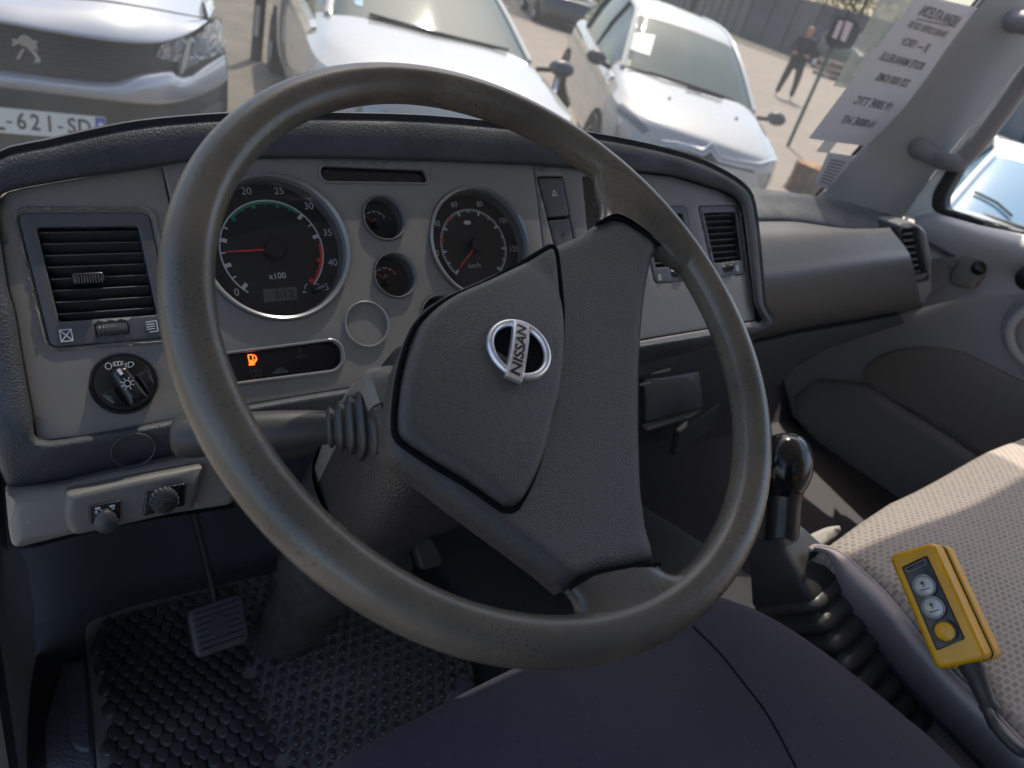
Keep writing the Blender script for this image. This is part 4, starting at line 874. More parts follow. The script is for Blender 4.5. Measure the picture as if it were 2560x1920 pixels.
loft('badge_bar', rows, K['chrome'], emb, caps=True, edge=35)
t_ = text('badge_letters', 'NISSAN', BP, (0, 0), bw_*1.18, K['ink'], emb, bold=.022, sx=1.0, t=0)
co = np.array([tuple(v.co) for v in t_.data.vertices]); u_ = (co-BP.o)@BP.ex; w_ = (co-BP.o)@BP.ey; sc = bl*.86/max(abs(u_))
for v, a, b in zip(t_.data.vertices, u_, w_): v.co = Vector(BP.at(a*sc, b, eh+.0065-.0022*(a*sc/bl)**2))
# ---------------- steering column with the stalk
colm = thing('steering_column', 'grey over black column shroud behind the wheel with a thick stalk on its left', 'steering column')
E1 = np.array([1., 0, 0]); E1 = nrm(E1-(E1@AX)*AX); E2 = nrm(np.cross(AX, E1)); E2 = E2 if E2[2] > 0 else -E2
def sect(d, xl, xr, yt, yb, r=.012, dx=0, dy=0):
    o = WC+AX*d; p = fillet([(xl, yt), (xr, yt), (xr, yb), (xl, yb)], r, 4); return [o+E1*(a+dx)+E2*(b+dy) for a, b in p]
def half(up):
    rows = []
    for d, xl, xr, yt, ym, yb in ((.096, -.062, .062, .022, -.003, -.056), (.100, -.066, .066, .026, -.003, -.064), (.13, -.068, .068, .028, -.003, -.074), (.17, -.068, .068, .026, 0, -.080), (.23, -.060, .060, .020, 0, -.078), (.30, -.05, .05, .015, 0, -.065)):
        y0, y1 = (yt, ym) if up else (ym-.001, yb); o = WC+AX*d
        p = fillet([(xl, y0), (xr, y0), (xr, y1), (xl, y1)], [.012, .012, .001, .001] if up else [.001, .001, .035, .035], 5); rows.append([o+E1*a+E2*b for a, b in p])
    return rows
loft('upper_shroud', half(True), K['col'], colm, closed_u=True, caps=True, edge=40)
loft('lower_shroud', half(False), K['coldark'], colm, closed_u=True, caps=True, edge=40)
# lower fairing that widens to the left under the stalk
CP = Plane(WC+AX*.10, -AX, ex=E1)
# stalk
tip = ray(432, 1094, .505); root_ = WC+AX*.095-E1*.072+E2*.000
rt = ray(*ZK((735, 545))[0], .53); dirn = nrm(tip-rt)
path = [rt, rt+dirn*.012]; st = [ray(*ZK(p)[0], 0) for p in ()]
L_ = np.linalg.norm(tip-rt)
ts = [0, .06, .12, .25, .42, .60, .78, .9, .96, .985, 1.0]; rr_ = [.0105, .0108, .0115, .0130, .0142, .0146, .0144, .0148, .0142, .0128, .0100]
stk = MB(); tube(stk, [rt+dirn*L_*t for t in ts], rr_, 28); sto = stk.build('stalk', K['stalk'], colm, edge=50)
tp = Plane(tip-dirn*.0015, dirn*.75+nrm(-tip)*.45); revolve('stalk_cap', tp, (0, 0), [(.0095, -.003), (.0092, .0004), (.0086, .0008), (0, .0012)], K['stalk'], sto, seg=28)
# ribbed boot, square at the column and round at the stalk
def ringp(c, n, r, sq, k=36):
    n = nrm(n); a = nrm(E2-(E2@n)*n); b = np.cross(n, a); out = []
    for t in np.linspace(0, 2*math.pi, k, endpoint=False):
        ct, s_ = math.cos(t), math.sin(t); q = (abs(ct)**(2+sq*2)+abs(s_)**(2+sq*2))**(-1/(2+sq*2)); out.append(c+(a*ct*1.25**sq+b*s_)*r*q)
    return out
rows = []; NB = 7
for i in range(NB*4+1):
    t = i/(NB*4); ph = (i % 4); rr = .0120+.0150*t; rr += (.0016 if ph in (1, 2) else -.0012)
    c = rt+dirn*(.020-.046*t); rows.append(ringp(c, dirn+nrm(E1*-1)*t*.5+WN*t*.25, rr, t*1.4))
loft('stalk_boot', rows, K['rubber'], sto, closed_u=True, edge=180)
# housing block the boot sits on
o1 = rt-dirn*.036; hc = []
rows = [ringp(o1+dirn*d, dirn*.6-E1*.7+WN*.25, r, 1.8) for d, r in ((.008, .026), (.009, .031), (.005, .034), (-.02, .037), (-.06, .040))]
loft('stalk_housing', rows, K['stalk'], colm, closed_u=True, edge=40)
# boot from column down to the floor
bt = []
c0_ = WC+AX*.26+E2*-.01; c1_ = V3((.239, .70, ZF_+.01))
for t in np.linspace(0, 1, 12):
    r = .062-.026*t+(.012 if t > .92 else 0)+.004*math.sin(t*18); bt.append([c0_*(1-t)+c1_*t+E1*r*math.cos(a)+np.cross(nrm(c1_-c0_), E1)*r*math.sin(a) for a in np.linspace(0, 2*math.pi, 28, endpoint=False)])
loft('column_boot', bt, K['rubber'], colm, closed_u=True)
mb = MB(); s_ = WC+AX*.10-E2*.071+E1*.03; revolve('screw_cap', Plane(WC+AX*.13-E2*.0795, -E2, ex=E1), (.035, 0), [(.010, -.001), (.010, .001), (.007, .001), (.006, -.002), (0, -.002)], K['matte'], colm, seg=24)
# ---------------- pedals
def pedal(name, label, px_quad, Yd, arm, ridges, group=None):
    t = thing(name, label, 'pedal', group=group); P0 = Plane(Yd[0], Yd[1]); pts = P0.pp(px_quad); o = pillow('pedal_pad', P0, fillet(pts, .010), mat('pedal_rubber', (.07, .068, .07), .42), t, h=.010, re=.004, res=.006, depth=.010)
    A, B, C_, D = map(V3, pts); mb = MB()
    for s in np.linspace(.14, .86, 7):
        if ridges == 'h': a, b = lerp(lerp(A, D, s), lerp(B, C_, s), .1), lerp(lerp(A, D, s), lerp(B, C_, s), .9)
        else: a, b = lerp(lerp(A, B, s), lerp(D, C_, s), .1), lerp(lerp(A, B, s), lerp(D, C_, s), .9)
        boxf(mb, (P0.at(*a, .0105)+P0.at(*b, .0105))/2, (P0.at(*b)-P0.at(*a))/2, P0.n*.0016, np.cross(nrm(P0.at(*b)-P0.at(*a)), P0.n)*.0016)
    mb.build('pad_ribs', K['rubber'], o, bevel=.0006); c = np.mean(pts, 0)
    if ridges == 'h': revolve('pad_centre', P0, c, [(.013, .008), (.0128, .0125), (0, .0127)], K['rubber'], o, seg=28)
    mb = MB(); tube(mb, cr([P0.at(*c, 0)]+arm, 6), .0045, 10, flat=1.0); mb.build('pedal_arm', K['matte'], t); return t
cp_ = ray(545, 1562, .90)
pedal('clutch_pedal', 'square black rubber clutch pedal above the studded floor mat', [(462, 1525), (602, 1478), (622, 1600), (488, 1648)], (cp_, (0, -.75, .66)), [cp_+V3((.0, .03, .05)), cp_+V3((-.02, .13, .25)), cp_+V3((-.02, .2, .42))], 'h')
bp_ = ray(1065, 1385, .98)
pedal('brake_pedal', 'ribbed black brake pedal seen through the wheel right of the column boot', ZN((325, 655), (430, 610), (520, 790), (380, 835)), (bp_, (0, -.8, .6)), [bp_+V3((0, .04, .05)), bp_+V3((0, .10, .3))], 'v')
pedal('accelerator_pedal', 'black accelerator pedal pad partly behind the column boot', ZN((165, 760), (290, 690), (330, 830), (230, 850)), (ray(*ZN((250, 780))[0], 1.0), (0, -.8, .6)), [bp_+V3((-.08, .06, .05)), bp_+V3((-.08, .12, .3))], 'v')
# ---------------- floor mat
mt = thing('floor_mat', 'black rubber floor mat with raised scale studs and oval studs', 'floor mat')
MH = .012
mp = [(215, 1640), (213, 1555), (330, 1512), (640, 1440), (900, 1380), (1010, 1400), (1150, 1560), (1190, 1690), (1150, 1750), (1140, 1960), (1000, 2080), (700, 2120), (255, 2060)]
mpu = fillet(FL.pp(mp, MH), .015)
pillow('mat_sheet', FL, mpu, K['mat'], mt, h=MH, re=.004, res=.03, depth=.006)
e = V3(FL.px(*ZJ((700, 1100))[0], MH)); p1 = V3(FL.px(*ZJ((780, 1085))[0], MH)); dxm = .0168; dym = .0340
def stud(mb, c, rx, ry, hh, lean=0):
    n = 10; rows = []
    for f, hz in ((1.0, 0), (.97, .55), (.82, .9), (.45, 1.0)):
        rows.append([FL.at(c[0]+rx*f*math.cos(a)+lean*hz*.002, c[1]+ry*f*math.sin(a)+(-.002*hz if lean else 0), MH+hh*hz) for a in np.linspace(0, 2*math.pi, n, endpoint=False)])
    vs = [q for r in rows for q in r]; fs = [(i*n+j, i*n+(j+1) % n, (i+1)*n+(j+1) % n, (i+1)*n+j) for i in range(3) for j in range(n)]+[tuple(3*n+j for j in range(n))]
    mb.add(vs, fs)
mA, mB_ = MB(), MB(); bl_ = [V3(FL.px(*q, MH)) for q in ((560, 1480), (600, 1600), (640, 1800), (720, 1960))]
inner_ = np.array(mpu)
k = 0
row = 0
for y in np.arange(.25, 1.02, dym/2):
    row += 1
    for x in np.arange(-.15, .75, dxm):
        c = V3((x+(dxm/2 if row % 2 else 0), y))
        if not inside([c], mpu)[0] or bdist([c], mpu)[0] < .012: continue
        bx_ = np.interp(c[1], [b[1] for b in bl_][::-1], [b[0] for b in bl_][::-1])
        if c[0] < bx_: stud(mA, c, .0080, .0126, .0060, 1)
        elif c[0] > bx_+.004: stud(mB_, c, .0049, .0084, .0050)
K['stud'] = mat('stud_rubber', (.05, .048, .050), .34, var=(14, (.09, .085, .08), .5, .75))
so1 = mA.build('scale_studs', K['stud'], mt, edge=60); so2 = mB_.build('oval_studs', K['stud'], mt, edge=60)
# flap of carpet at the mat's right edge
pillow('mat_tab', FL, fillet(FL.pp([(1135, 1700), (1165, 1650), (1195, 1720), (1190, 1790), (1120, 1790)], .02), .006), K['floor'], mt, h=.016, re=.003, res=.02)
# ---------------- driver seat
ds = thing('driver_seat', 'dark purple cloth driver seat cushion under the steering wheel', 'seat')
SP = Plane((.31, .05, -.50), (0, -.06, 1))
dsp = [(-.27, -.42), (-.265, .0), (-.255, .14), (-.23, .215), (-.17, .243), (-.075, .258), (.03, .264), (.13, .260), (.18, .252), (.22, .238), (.248, .20), (.268, .14), (.284, .06), (.288, 0), (.285, -.42)]
def seath(u, v): return .012*math.exp(-((abs(u)-.2)/.06)**2)-.03*max(0, (v-.1)/.15)**2*.6
pillow('cushion', SP, [tuple(p) for p in cr(dsp, 4, closed=True)], K['seat'], ds, h=0, hf=seath, re=.035, res=.014, depth=.12, edge=180)
def seamline(nm, pl, pts, h, m, par, r=.0012, hf=None):
    mb = MB(); P_ = cr(pl.pp(pts, h) if len(pts[0]) == 2 else pts, 6); tube(mb, [pl.at(*p, h+(hf(*p) if hf else 0)) for p in P_], r, 6); return mb.build(nm, m, par)
seamline('seat_seam', SP, [(1735, 1562), (1800, 1640), (1850, 1710), (1915, 1800), (1985, 1925)], -.0006, K['groove'], ds, .0013, seath)
pillow('backrest', Plane((.31, -.40, -.1), (0, 1, .2)), fillet([(-.24, -.32), (.24, -.32), (.22, .40), (-.22, .40)], .08), K['seat'], ds, h=0, re=.04, res=.03, depth=.06, edge=180)
# ---------------- passenger seat
ps = thing('passenger_seat', 'beige patterned bench seat with plain grey side bolster, front edge in sunlight', 'seat')
QP = Plane((1.2, 0, -.50), (0, -.04, 1))
fr_ = [(2050, 1395), (2110, 1350), (2160, 1320), (2300, 1230), (2430, 1140), (2570, 1075), (2800, 960)]
f3 = [QP.px(*p) for p in fr_]
psp = [(-.50, -.50), (-.495, .10), (-.485, .22), (-.46, .285), (-.42, .315), (-.2, .325), (.1, .33), (.36, .33), (.38, -.5)]
bol = lambda v: -.352
_ba = ZQ((335, 200), (370, 175), (480, 192), (560, 235), (640, 305), (860, 520), (1080, 790), (1300, 1040), (1530, 1255), (1766, 1500), (2100, 1850))
_bc = ZQ((325, 215), (335, 245), (385, 310), (440, 440), (505, 592), (720, 795), (1000, 1130), (1250, 1400), (1500, 1659), (1800, 1980), (2100, 2300))
_bm = [(.5*(a[0]+b[0]), .5*(a[1]+b[1])) for a, b in zip(_ba, _bc)]
_rr = [[QP.P(*p, -.012) for p in _ba], [QP.P(*p, -.004) for p in _ba], [QP.P(a[0]*.75+b[0]*.25, a[1]*.75+b[1]*.25, -.008) for a, b in zip(_ba, _bc)], [QP.P(*p, -.030) for p in _bm], [QP.P(*p, -.085) for p in _bc], [QP.P(*p, -.10)+V3((.02, -.005, -.03)) for p in _bc], [QP.P(*p, -.10)+V3((.03, -.01, -.26)) for p in _bc]]
loft('side_bolster', gridlike(_rr), K['seat2'], ps, edge=180)
_pe = [V3(QP.px(*p))+V3((.010, 0)) for p in _ba][::-1]
pillow('seat_panel', QP, [(_pe[0][0]-.02, -.5)]+[tuple(p) for p in _pe]+[(-.46, .292), (-.3, .318), (0, .335), (.35, .338), (.37, -.5)], K['pattern'], ps, h=.0, hf=lambda u, v: .005*math.cos(u*14)-.03*max(0, (v-.2)/.12)**2, re=.012, res=.016, depth=.02, edge=180)
mb = MB(); boxf(mb, QP.at(-.05, -.12, -.10), (.42, 0, 0), (0, .38, 0), (0, 0, .06)); mb.build('seat_base', K['seat2'], ps, smooth=False)
seamline('seat_seam', QP, [(-.3775, -.5), (-.3775, -.1), (-.3775, .22)], -.007, K['groove'], ps, .002) if False else None
mb = MB(); tube(mb, cr([QP.P(*p, -.005) for p in _ba], 4), .0024, 8); mb.build('piping', K['seat2'], ps)
mb = MB(); tube(mb, cr([QP.P(*p, -.083) for p in _bc], 4), .0028, 8); mb.build('piping', K['seat'], ps)
pillow('backrest', Plane((1.2, -.42, -.1), (0, 1, .2)), fillet([(-.46, -.32), (.36, -.32), (.36, .38), (-.46, .38)], .08), K['pattern'], ps, h=0, re=.04, res=.04, depth=.06, edge=180)
# pale pad lying between lever and seat front
tb = thing('seat_base_trim', 'pale cream panel corner showing between gear lever and bench seat', 'trim panel')
TP = Plane((.75, .33, -.535), (0, -.25, 1)); pillow('panel', TP, fillet(TP.pp(ZO((945, 1300), (1010, 1260), (1110, 1215), (1190, 1205), (1205, 1240), (1100, 1330), (1000, 1420), (960, 1440))), .01), mat('cream_trim', (.42, .39, .34), .6, bump=[('dots', 400, .3, .0008)]), tb, h=0, re=.006, res=.012, depth=.05)
# ---------------- gear lever
gl = thing('gear_lever', 'black gear lever with glossy knob and ribbed rubber gaiter', 'gear lever')
ktop = ray(*ZO((860, 860))[0], .84)
def gy(x, y, t): return ray(*ZO((x, y))[0], t)
axp = [gy(865, 790, .86), gy(880, 870, .855), gy(872, 960, .85), gy(845, 1000, .85), gy(835, 1040, .85), gy(832, 1150, .85), gy(828, 1310, .85), gy(828, 1330, .85)]
# knob: squashed ball
kn_ = MB(); kc = gy(868, 875, .85); axis = nrm(gy(868, 760, .86)-gy(832, 1300, .85)); ua = nrm(np.cross(axis, [0, 1, 0])); ub = np.cross(axis, ua)
rows = []
for t, r in ((.036, .0), (.0355, .008), (.033, .0165), (.027, .0235), (.017, .0285), (.005, .0305), (-.006, .0295), (-.016, .0260), (-.024, .0215), (-.030, .0190)): rows.append([kc+axis*t*1.1+ua*r*math.cos(a)*1.12+ub*r*math.sin(a)*.92 for a in np.linspace(0, 2*math.pi, 36, endpoint=False)])
K['gloss'] = mat('gloss_black', (.010, .010, .011), .14, spec=.45)
kb = loft('knob', rows, K['gloss'], gl, closed_u=True, edge=180)
KPl = Plane(kc+axis*.0385, axis, ex=(1, 0, 0))
strokes('shift_pattern', KPl, [[(-.010, .007), (-.010, -.007)], [(0, .007), (0, -.007)], [(.010, .007), (.010, -.007)], [(-.010, 0), (.010, 0)]], .0008, K['white'], kb, h=-.0015)
rows = [[kc+axis*t+ua*r*math.cos(a)+ub*r*math.sin(a) for a in np.linspace(0, 2*math.pi, 28, endpoint=False)] for t, r in ((-.028, .0205), (-.036, .0190), (-.05, .0186), (-.09, .0186), (-.104, .0190), (-.106, .0170), (-.112, .015))]
loft('sleeve', rows, mat('sleeve_black', (.018, .017, .017), .3), gl, closed_u=True, edge=50)
base0 = kc-axis*.106
# gaiter: square collar then bellows leaning down to the floor console
gb = gy(1080, 1900, .80)
def sq(c, w, d, r, up=axis, k=4):
    p = fillet([(-w, d), (w, d), (w, -d), (-w, -d)], r, k); return [c+ua*-a+ub*b for a, b in p]
gd = nrm(ray(*ZQ((640, 1120))[0], .83)-ray(*ZQ((170, 160))[0], .85)); gl_ = np.linalg.norm(ray(*ZQ((640, 1120))[0], .83)-ray(*ZQ((170, 160))[0], .85))
gx = nrm(V3((1, .1, 0))-(V3((1, .1, 0))@gd)*gd); gyv = np.cross(gd, gx)
def sq2(c, w, r): return [c+gx*a+gyv*b for a, b in fillet([(-w, w), (w, w), (w, -w), (-w, -w)], r, 4)]
g0 = ray(*ZQ((118, 150))[0], .85)
loft('gaiter_collar', [sq2(g0+gd*t, w, w*.25) for t, w in ((-.010, .019), (-.006, .024), (.0, .026), (.052, .042), (.060, .041))], K['rubber'], gl, closed_u=True, caps=True, edge=35)
rows = []; NBL = 8
for i in range(NBL*6+1):
    t = i/6; f = t-math.floor(t); w = .032+.0040*t+.0110*(math.sin(math.pi*f)**.45 if 0 < f < 1 else 0); rows.append(sq2(g0+gd*(.052+.0215*t)+V3((.0006, 0, 0))*t, w, w*.32))
loft('gaiter', rows, mat('gaiter_rubber', (.075, .073, .072), .38), gl, closed_u=True, edge=180)
# ---------------- yellow remote control
rc = thing('remote_control', 'yellow hand-held button control with black face plate lying on the bench seat', 'remote control')
_d = nrm(M@np.array([ZQ((1230, 560))[0][0]-1280, ZQ((1230, 560))[0][1]-960, F])); _l = M@nrm(np.array([.43, .90, 0])); _p = M@nrm(np.array([-.90, .43, 0]))
rn = nrm(-_d*.86+_p*.50+V3((0, 0, 1))*.30); RP = Plane(QP.P(*ZQ((1230, 560))[0], .052), rn)
top_ = RP.pp(ZQ((890, 268), (1115, 145), (1150, 150), (1230, 215), (1555, 900), (1560, 935), (1480, 1000), (1290, 1060), (1180, 985)), 0)
face = RP.pp(ZQ((890, 268), (1115, 148), (1195, 205), (1470, 850), (1250, 935), (1165, 955)), 0)
# axis aligned body: long axis from the bottom edge centre to the top edge centre
a0_ = V3(RP.px(*ZQ((1012, 205))[0])); b0_ = V3(RP.px(*ZQ((1335, 940))[0])); ld = nrm(a0_-b0_); LL = np.linalg.norm(a0_-b0_)
wd_ = np.array([ld[1], -ld[0]]); RB = Plane(RP.at(*((a0_+b0_)/2)), rn, ex=RP.ex*wd_[0]+RP.ey*wd_[1])
hw = .60*float(np.linalg.norm(V3(RP.px(*ZQ((893, 268))[0]))-V3(RP.px(*ZQ((1130, 150))[0]))))
def rb(x, y): return (x, y)
b1 = pillow('housing', RB, fillet([(-hw, LL/2+.002), (hw, LL/2+.002), (hw, -LL/2-.004), (-hw, -LL/2-.004)], .007), K['yellow'], rc, h=0, re=.0045, res=.006, depth=.024, edge=60)
b2_ = pillow('housing_base', RB, fillet([(-hw-.001, LL/2+.003), (hw+.003, LL/2+.001), (hw+.003, -LL/2-.006), (-hw-.001, -LL/2-.006)], .008), K['yellow'], rc, h=-.0295, re=.0012, res=.01, depth=.020, edge=60)
mb = MB(); prism(mb, RB, fillet([(-hw-.0002, LL/2+.002), (hw+.001, LL/2+.001), (hw+.001, -LL/2-.0045), (-hw-.0002, -LL/2-.0045)], .007), -.028, .0025); mb.build('joint_seal', K['matte'], rc, smooth=False)
fp = RB.pp(ZQ((945, 315), (1115, 235), (1370, 795), (1180, 875)), .002)
fq = pillow('face_plate', RB, fillet(fp, .002), K['plate'], rc, h=.0025, re=.0012, res=.008, depth=.003)
rp_ = RB.pp(ZQ((972, 322), (1100, 262), (1112, 296), (988, 350)), .003); strokes('label_window', RB, [rp_+rp_[:1]], .0008, K['col'], fq, h=.0026)
for p, m, i in (((1097, 440), 'button', 0), ((1158, 585), 'button', 1), ((1235, 745), 'yellow', 2)):
    c = RB.px(*ZQ(p)[0], .007); o = revolve('push_button', RB, c, [(.0098, .0), (.0096, .0065), (.0088, .0078), (.0080, .0078), (.0076, .0066), (0, .0070)] if i < 2 else [(.0098, .0), (.0096, .0065), (.0088, .0078), (.0080, .0060), (.0076, .0056), (0, .0058)], K['plate'] if i == 2 else K['clear'], rc, seg=40)
    revolve('button_cap', RB, c, [(.0086, .003), (.0084, .0068), (.0072, .0074), (0, .0076)], K['yellow'] if i == 2 else K['button'], o, seg=36)
    mb = MB(); tube(mb, [RB.at(c[0]+.0093*math.cos(a), c[1]+.0093*math.sin(a), .0066) for a in np.linspace(0, 2*math.pi, 40)], .0011, 8, cap=False); mb.build('button_ring', K['black'] if i == 2 else K['ring'], o)
    if i < 2: strokes('arrow', RB, [[(c[0]-.0004, c[1]-.001), (c[0]-.0004, c[1]+.0036)], [(c[0]-.0018, c[1]+.002), (c[0]-.0004, c[1]+.0040), (c[0]+.001, c[1]+.002)], [(c[0]-.004, c[1]-.0032), (c[0]+.004, c[1]-.0032)]], .0009, K['ink'], o, h=.0076)
gb_ = ray(*ZQ((1440, 1030))[0], 1); g1 = RB.at(.003, -LL/2-.004, -.018)
lnm = -RB.ey
mb = MB(); tube(mb, [g1, g1+lnm*.006, g1+lnm*.012, g1+lnm*.034, g1+lnm*.036, g1+lnm*.040], [.0105, .0105, .0085, .0072, .0085, .008], 20); mb.build('cable_gland', K['rubber'], rc)
def onseat(p, h=.006): return QP.P(*ZQ(p)[0], h)
cb_ = [g1+lnm*.038, g1+lnm*.052+V3((0, 0, -.004)), onseat((1530, 1290)), onseat((1590, 1400)), onseat((1680, 1500)), onseat((1766, 1555)), onseat((1900, 1560)), onseat((2100, 1500))]
mb = MB(); tube(mb, cr(cb_, 8), .0046, 14); mb.build('cable', K['rubber'], rc)
# ---------------- papers on the windscreen
WI = Plane((.7, wsY(-.2)-.006, -.2), (0, -1, -.23)); 
pp_ = [(2018, 343), (2164, 363), (2443, 22), (2290, -26)]
ppu = WI.pp([(2018, 343), (2170, 362), (2446, 20), (2288, -18)])
sg = thing('price_sign', 'large white paper price notice taped inside the windscreen, its print showing reversed', 'paper sign')
A, B, C_, D = map(V3, ppu)      # BL BR TR TL
def pq(s, t): return lerp(lerp(A, B, s), lerp(D, C_, s), t)
def bowh(s, t): return .006*math.sin(t*5)*s+.004*math.sin(s*3)
g = [[WI.at(*pq(s, t), .004+bowh(s, t)) for s in np.linspace(0, 1, 10)] for t in np.linspace(0, 1, 20)]
loft('sheet', g, K['paper'], sg)
wdir = nrm(B-A); ang = math.atan2(wdir[1], wdir[0]); hd = nrm(D-A); WS2 = WI
K['print'] = mat('grey_print', (.20, .20, .21), .7)
wA = np.linalg.norm(B-A)
for s_txt, s, t, sz, sx in (('NISSAN ATLEON', .53, .905, .0165, .62), ('TRAVERS COFFRE 120/130', .50, .815, .0105, .62), ('JE ---- 150CV', .47, .715, .0125, .75), ('BOITE MANUELLE', .47, .60, .0135, .75), ('225 000 KMS', .52, .475, .0135, .8), ('19 200€ TTC', .50, .305, .0150, .8), ('16 000€ HT', .50, .165, .0150, .8)):
    o = text('printed_line', s_txt, WI, (0, 0), sz*1.12, K['print'], sg, mirror=True, bold=.014, sx=sx*1.22)
    co = np.array([tuple(v.co) for v in o.data.vertices]); u_ = (co-WI.o)@WI.ex; w_ = (co-WI.o)@WI.ey; q0 = pq(s, t)
    for v, a, b in zip(o.data.vertices, u_, w_):
        q = q0+wdir*a+hd*b; ss, tt = s+a/wA, t+b/np.linalg.norm(D-A); v.co = Vector(WI.at(*q, .0055+bowh(ss, tt)))
a, b = pq(.22, .865), pq(.86, .865); mb = MB(); tube(mb, [WI.at(*lerp(a, b, x), .0058+bowh(.22+.64*x, .865)) for x in np.linspace(0, 1, 8)], .0008, 6); mb.build('underline', K['print'], sg)
for s, t, w_, h_ in ((.33, -.035, .10, .05), (-.02, .55, .05, .10)):
    q = [pq(s-w_, t-h_), pq(s+w_, t-h_), pq(s+w_, t+h_), pq(s-w_, t+h_)]; plate('tape', WI, [tuple(x) for x in q], K['tape'], sg, h=.0068 if t < 0 else .004, t=.0004)
pv = thing('paper_sleeve', 'clear edge of a plastic sleeve behind the price notice on the windscreen', 'plastic sleeve')
q = WI.pp([(2083, 215), (2145, 225), (2330, -30), (2215, -30)]); plate('sleeve_sheet', WI, q, mat('sleeve', (.6, .64, .6), .4, alpha=.55), pv, h=.001, t=.0006)
tk = thing('insurance_slip', 'small printed slip stuck low on the windscreen corner below the price notice', 'paper sign')
q = WI.pp(ZC((985, 920), (1090, 935), (1180, 905), (1225, 900), (1010, 1180), (900, 1170)), .003); q = WI.pp(ZC((1010, 935), (1170, 960), (1020, 1175), (925, 1130)), .003)
plate('slip', WI, q, K['paper'], tk, h=.003, t=.0006)
qa = [V3(x) for x in q]
strokes('printed_line', WI, [[tuple(lerp(lerp(qa[0], qa[3], t), lerp(qa[1], qa[2], t), s)) for s in (.2, .8)] for t in np.linspace(.2, .85, 8)], .002, K['dim'], tk, h=.0032)
# ============================================================ OUTSIDE
EYE = np.array([0, 0, H])
def gr_(x, y, zz=0):
    r = W@np.array([x-1280, y-960, F]); t = (zz-H)/r[2]; return r*t+EYE
def OP_(o, n, ex=(1, 0, 0)): return Plane(o, n, ex, mx=W, eye=EYE)
def struct(o): o['kind'] = 'structure'; return o
def soil(name, c1, c2, c3, sc=3):
    m = mat(name, c1, .9, bump=[('noise', 30, .6, .02)]); n = m.node_tree.nodes; L = m.node_tree.links; b = n['Principled BSDF']; tc = n.new('ShaderNodeTexCoord')
    a = n.new('ShaderNodeTexNoise'); a.inputs['Scale'].default_value = sc; a.inputs['Detail'].default_value = 8; L.new(tc.outputs['Object'], a.inputs[0])
    r = n.new('ShaderNodeValToRGB'); r.color_ramp.elements[0].position = .35; r.color_ramp.elements[0].color = (*c2, 1); r.color_ramp.elements[1].position = .65; r.color_ramp.elements[1].color = (*c1, 1)
    L.new(a.outputs['Fac'], r.inputs[0]); v = n.new('ShaderNodeTexNoise'); v.inputs['Scale'].default_value = 60; v.inputs['Detail'].default_value = 4; L.new(tc.outputs['Object'], v.inputs[0])
    mr = n.new('ShaderNodeMapRange'); mr.inputs[1].default_value = .5; mr.inputs[2].default_value = .75; L.new(v.outputs['Fac'], mr.inputs[0])
    mx = n.new('ShaderNodeMixRGB'); mx.inputs[2].default_value = (*c3, 1); L.new(mr.outputs[0], mx.inputs[0]); L.new(r.outputs[0], mx.inputs[1]); L.new(mx.outputs[0], b.inputs['Base Color']); return m
gm = soil('gravel_soil', (.17, .14, .11), (.10, .09, .07), (.26, .21, .16), 2.2)
struct(quad('ground', [(-300, -300, 0), (300, -300, 0), (300, 300, 0), (-300, 300, 0)], gm, None))
pm = soil('pale_paving', (.36, .295, .24), (.30, .25, .205), (.24, .195, .16), 1.2)
A_1 = gr_(1850, 110); A_2 = gr_(1700, 40); A_3 = gr_(2000, 165); A_4 = gr_(2200, 260)
struct(quad('paved_yard', [(5.2, -12, .004), (45, -12, .004), (45, A_3[1]-2, .004), (A_3[0], A_3[1], .004), (A_1[0], A_1[1], .004), (A_2[0], A_2[1], .004), (10, A_2[1], .004), (5.2, 14, .004)], pm, None))

from mathutils.bvhtree import BVHTree
def bvh(objs):
    vs = []; fs = []
    for o in objs:
        b = len(vs); vs += [v.co[:] for v in o.data.vertices]; fs += [tuple(i+b for i in p.vertices) for p in o.data.polygons]
    return BVHTree.FromPolygons(vs, fs)
def decal(name, poly, tree, m, parent, off=.004, step=7, lines=False):
    """a trim piece laid over a body panel: the outline follows the panel's own curved surface"""
    poly = ccw(dens(ccw(poly), step)); mn = np.min(poly, 0); mx_ = np.max(poly, 0)
    gx, gy_ = np.meshgrid(np.arange(mn[0], mx_[0], step), np.arange(mn[1], mx_[1], step)); g = np.c_[gx.ravel(), gy_.ravel()]; g = g[inside(g, poly)]; g = g[bdist(g, poly) > step*.4] if len(g) else g
    pts = [Vector(p) for p in poly]+[Vector(p) for p in g]; n = len(poly)
    vo, eo, fo, a, b, c = delaunay_2d_cdt(pts, [(i, (i+1) % n) for i in range(n)], [], 0, 1e-7)
    hit = []
    for v in vo:
        d = W@np.array([v[0]-1280, v[1]-960, F]); d /= np.linalg.norm(d); co, no_, ix, ds_ = tree.ray_cast(Vector(EYE), Vector(d)); hit.append(None if co is None else np.array(co)+(np.array(no_)*(1 if no_.dot(Vector(d)) < 0 else -1))*off)
    fs = []
    for f in fo:
        ce = np.mean([vo[i] for i in f], 0)
        if inside([ce], poly)[0] and all(hit[i] is not None for i in f):
            q = [hit[i] for i in f]
            if max(np.linalg.norm(q[0]-q[1]), np.linalg.norm(q[1]-q[2]), np.linalg.norm(q[0]-q[2])) < .35: fs.append(tuple(f))
    return mesh(name, [h if h is not None else (0, 0, 0) for h in hit], fs, m, parent, smooth=True)
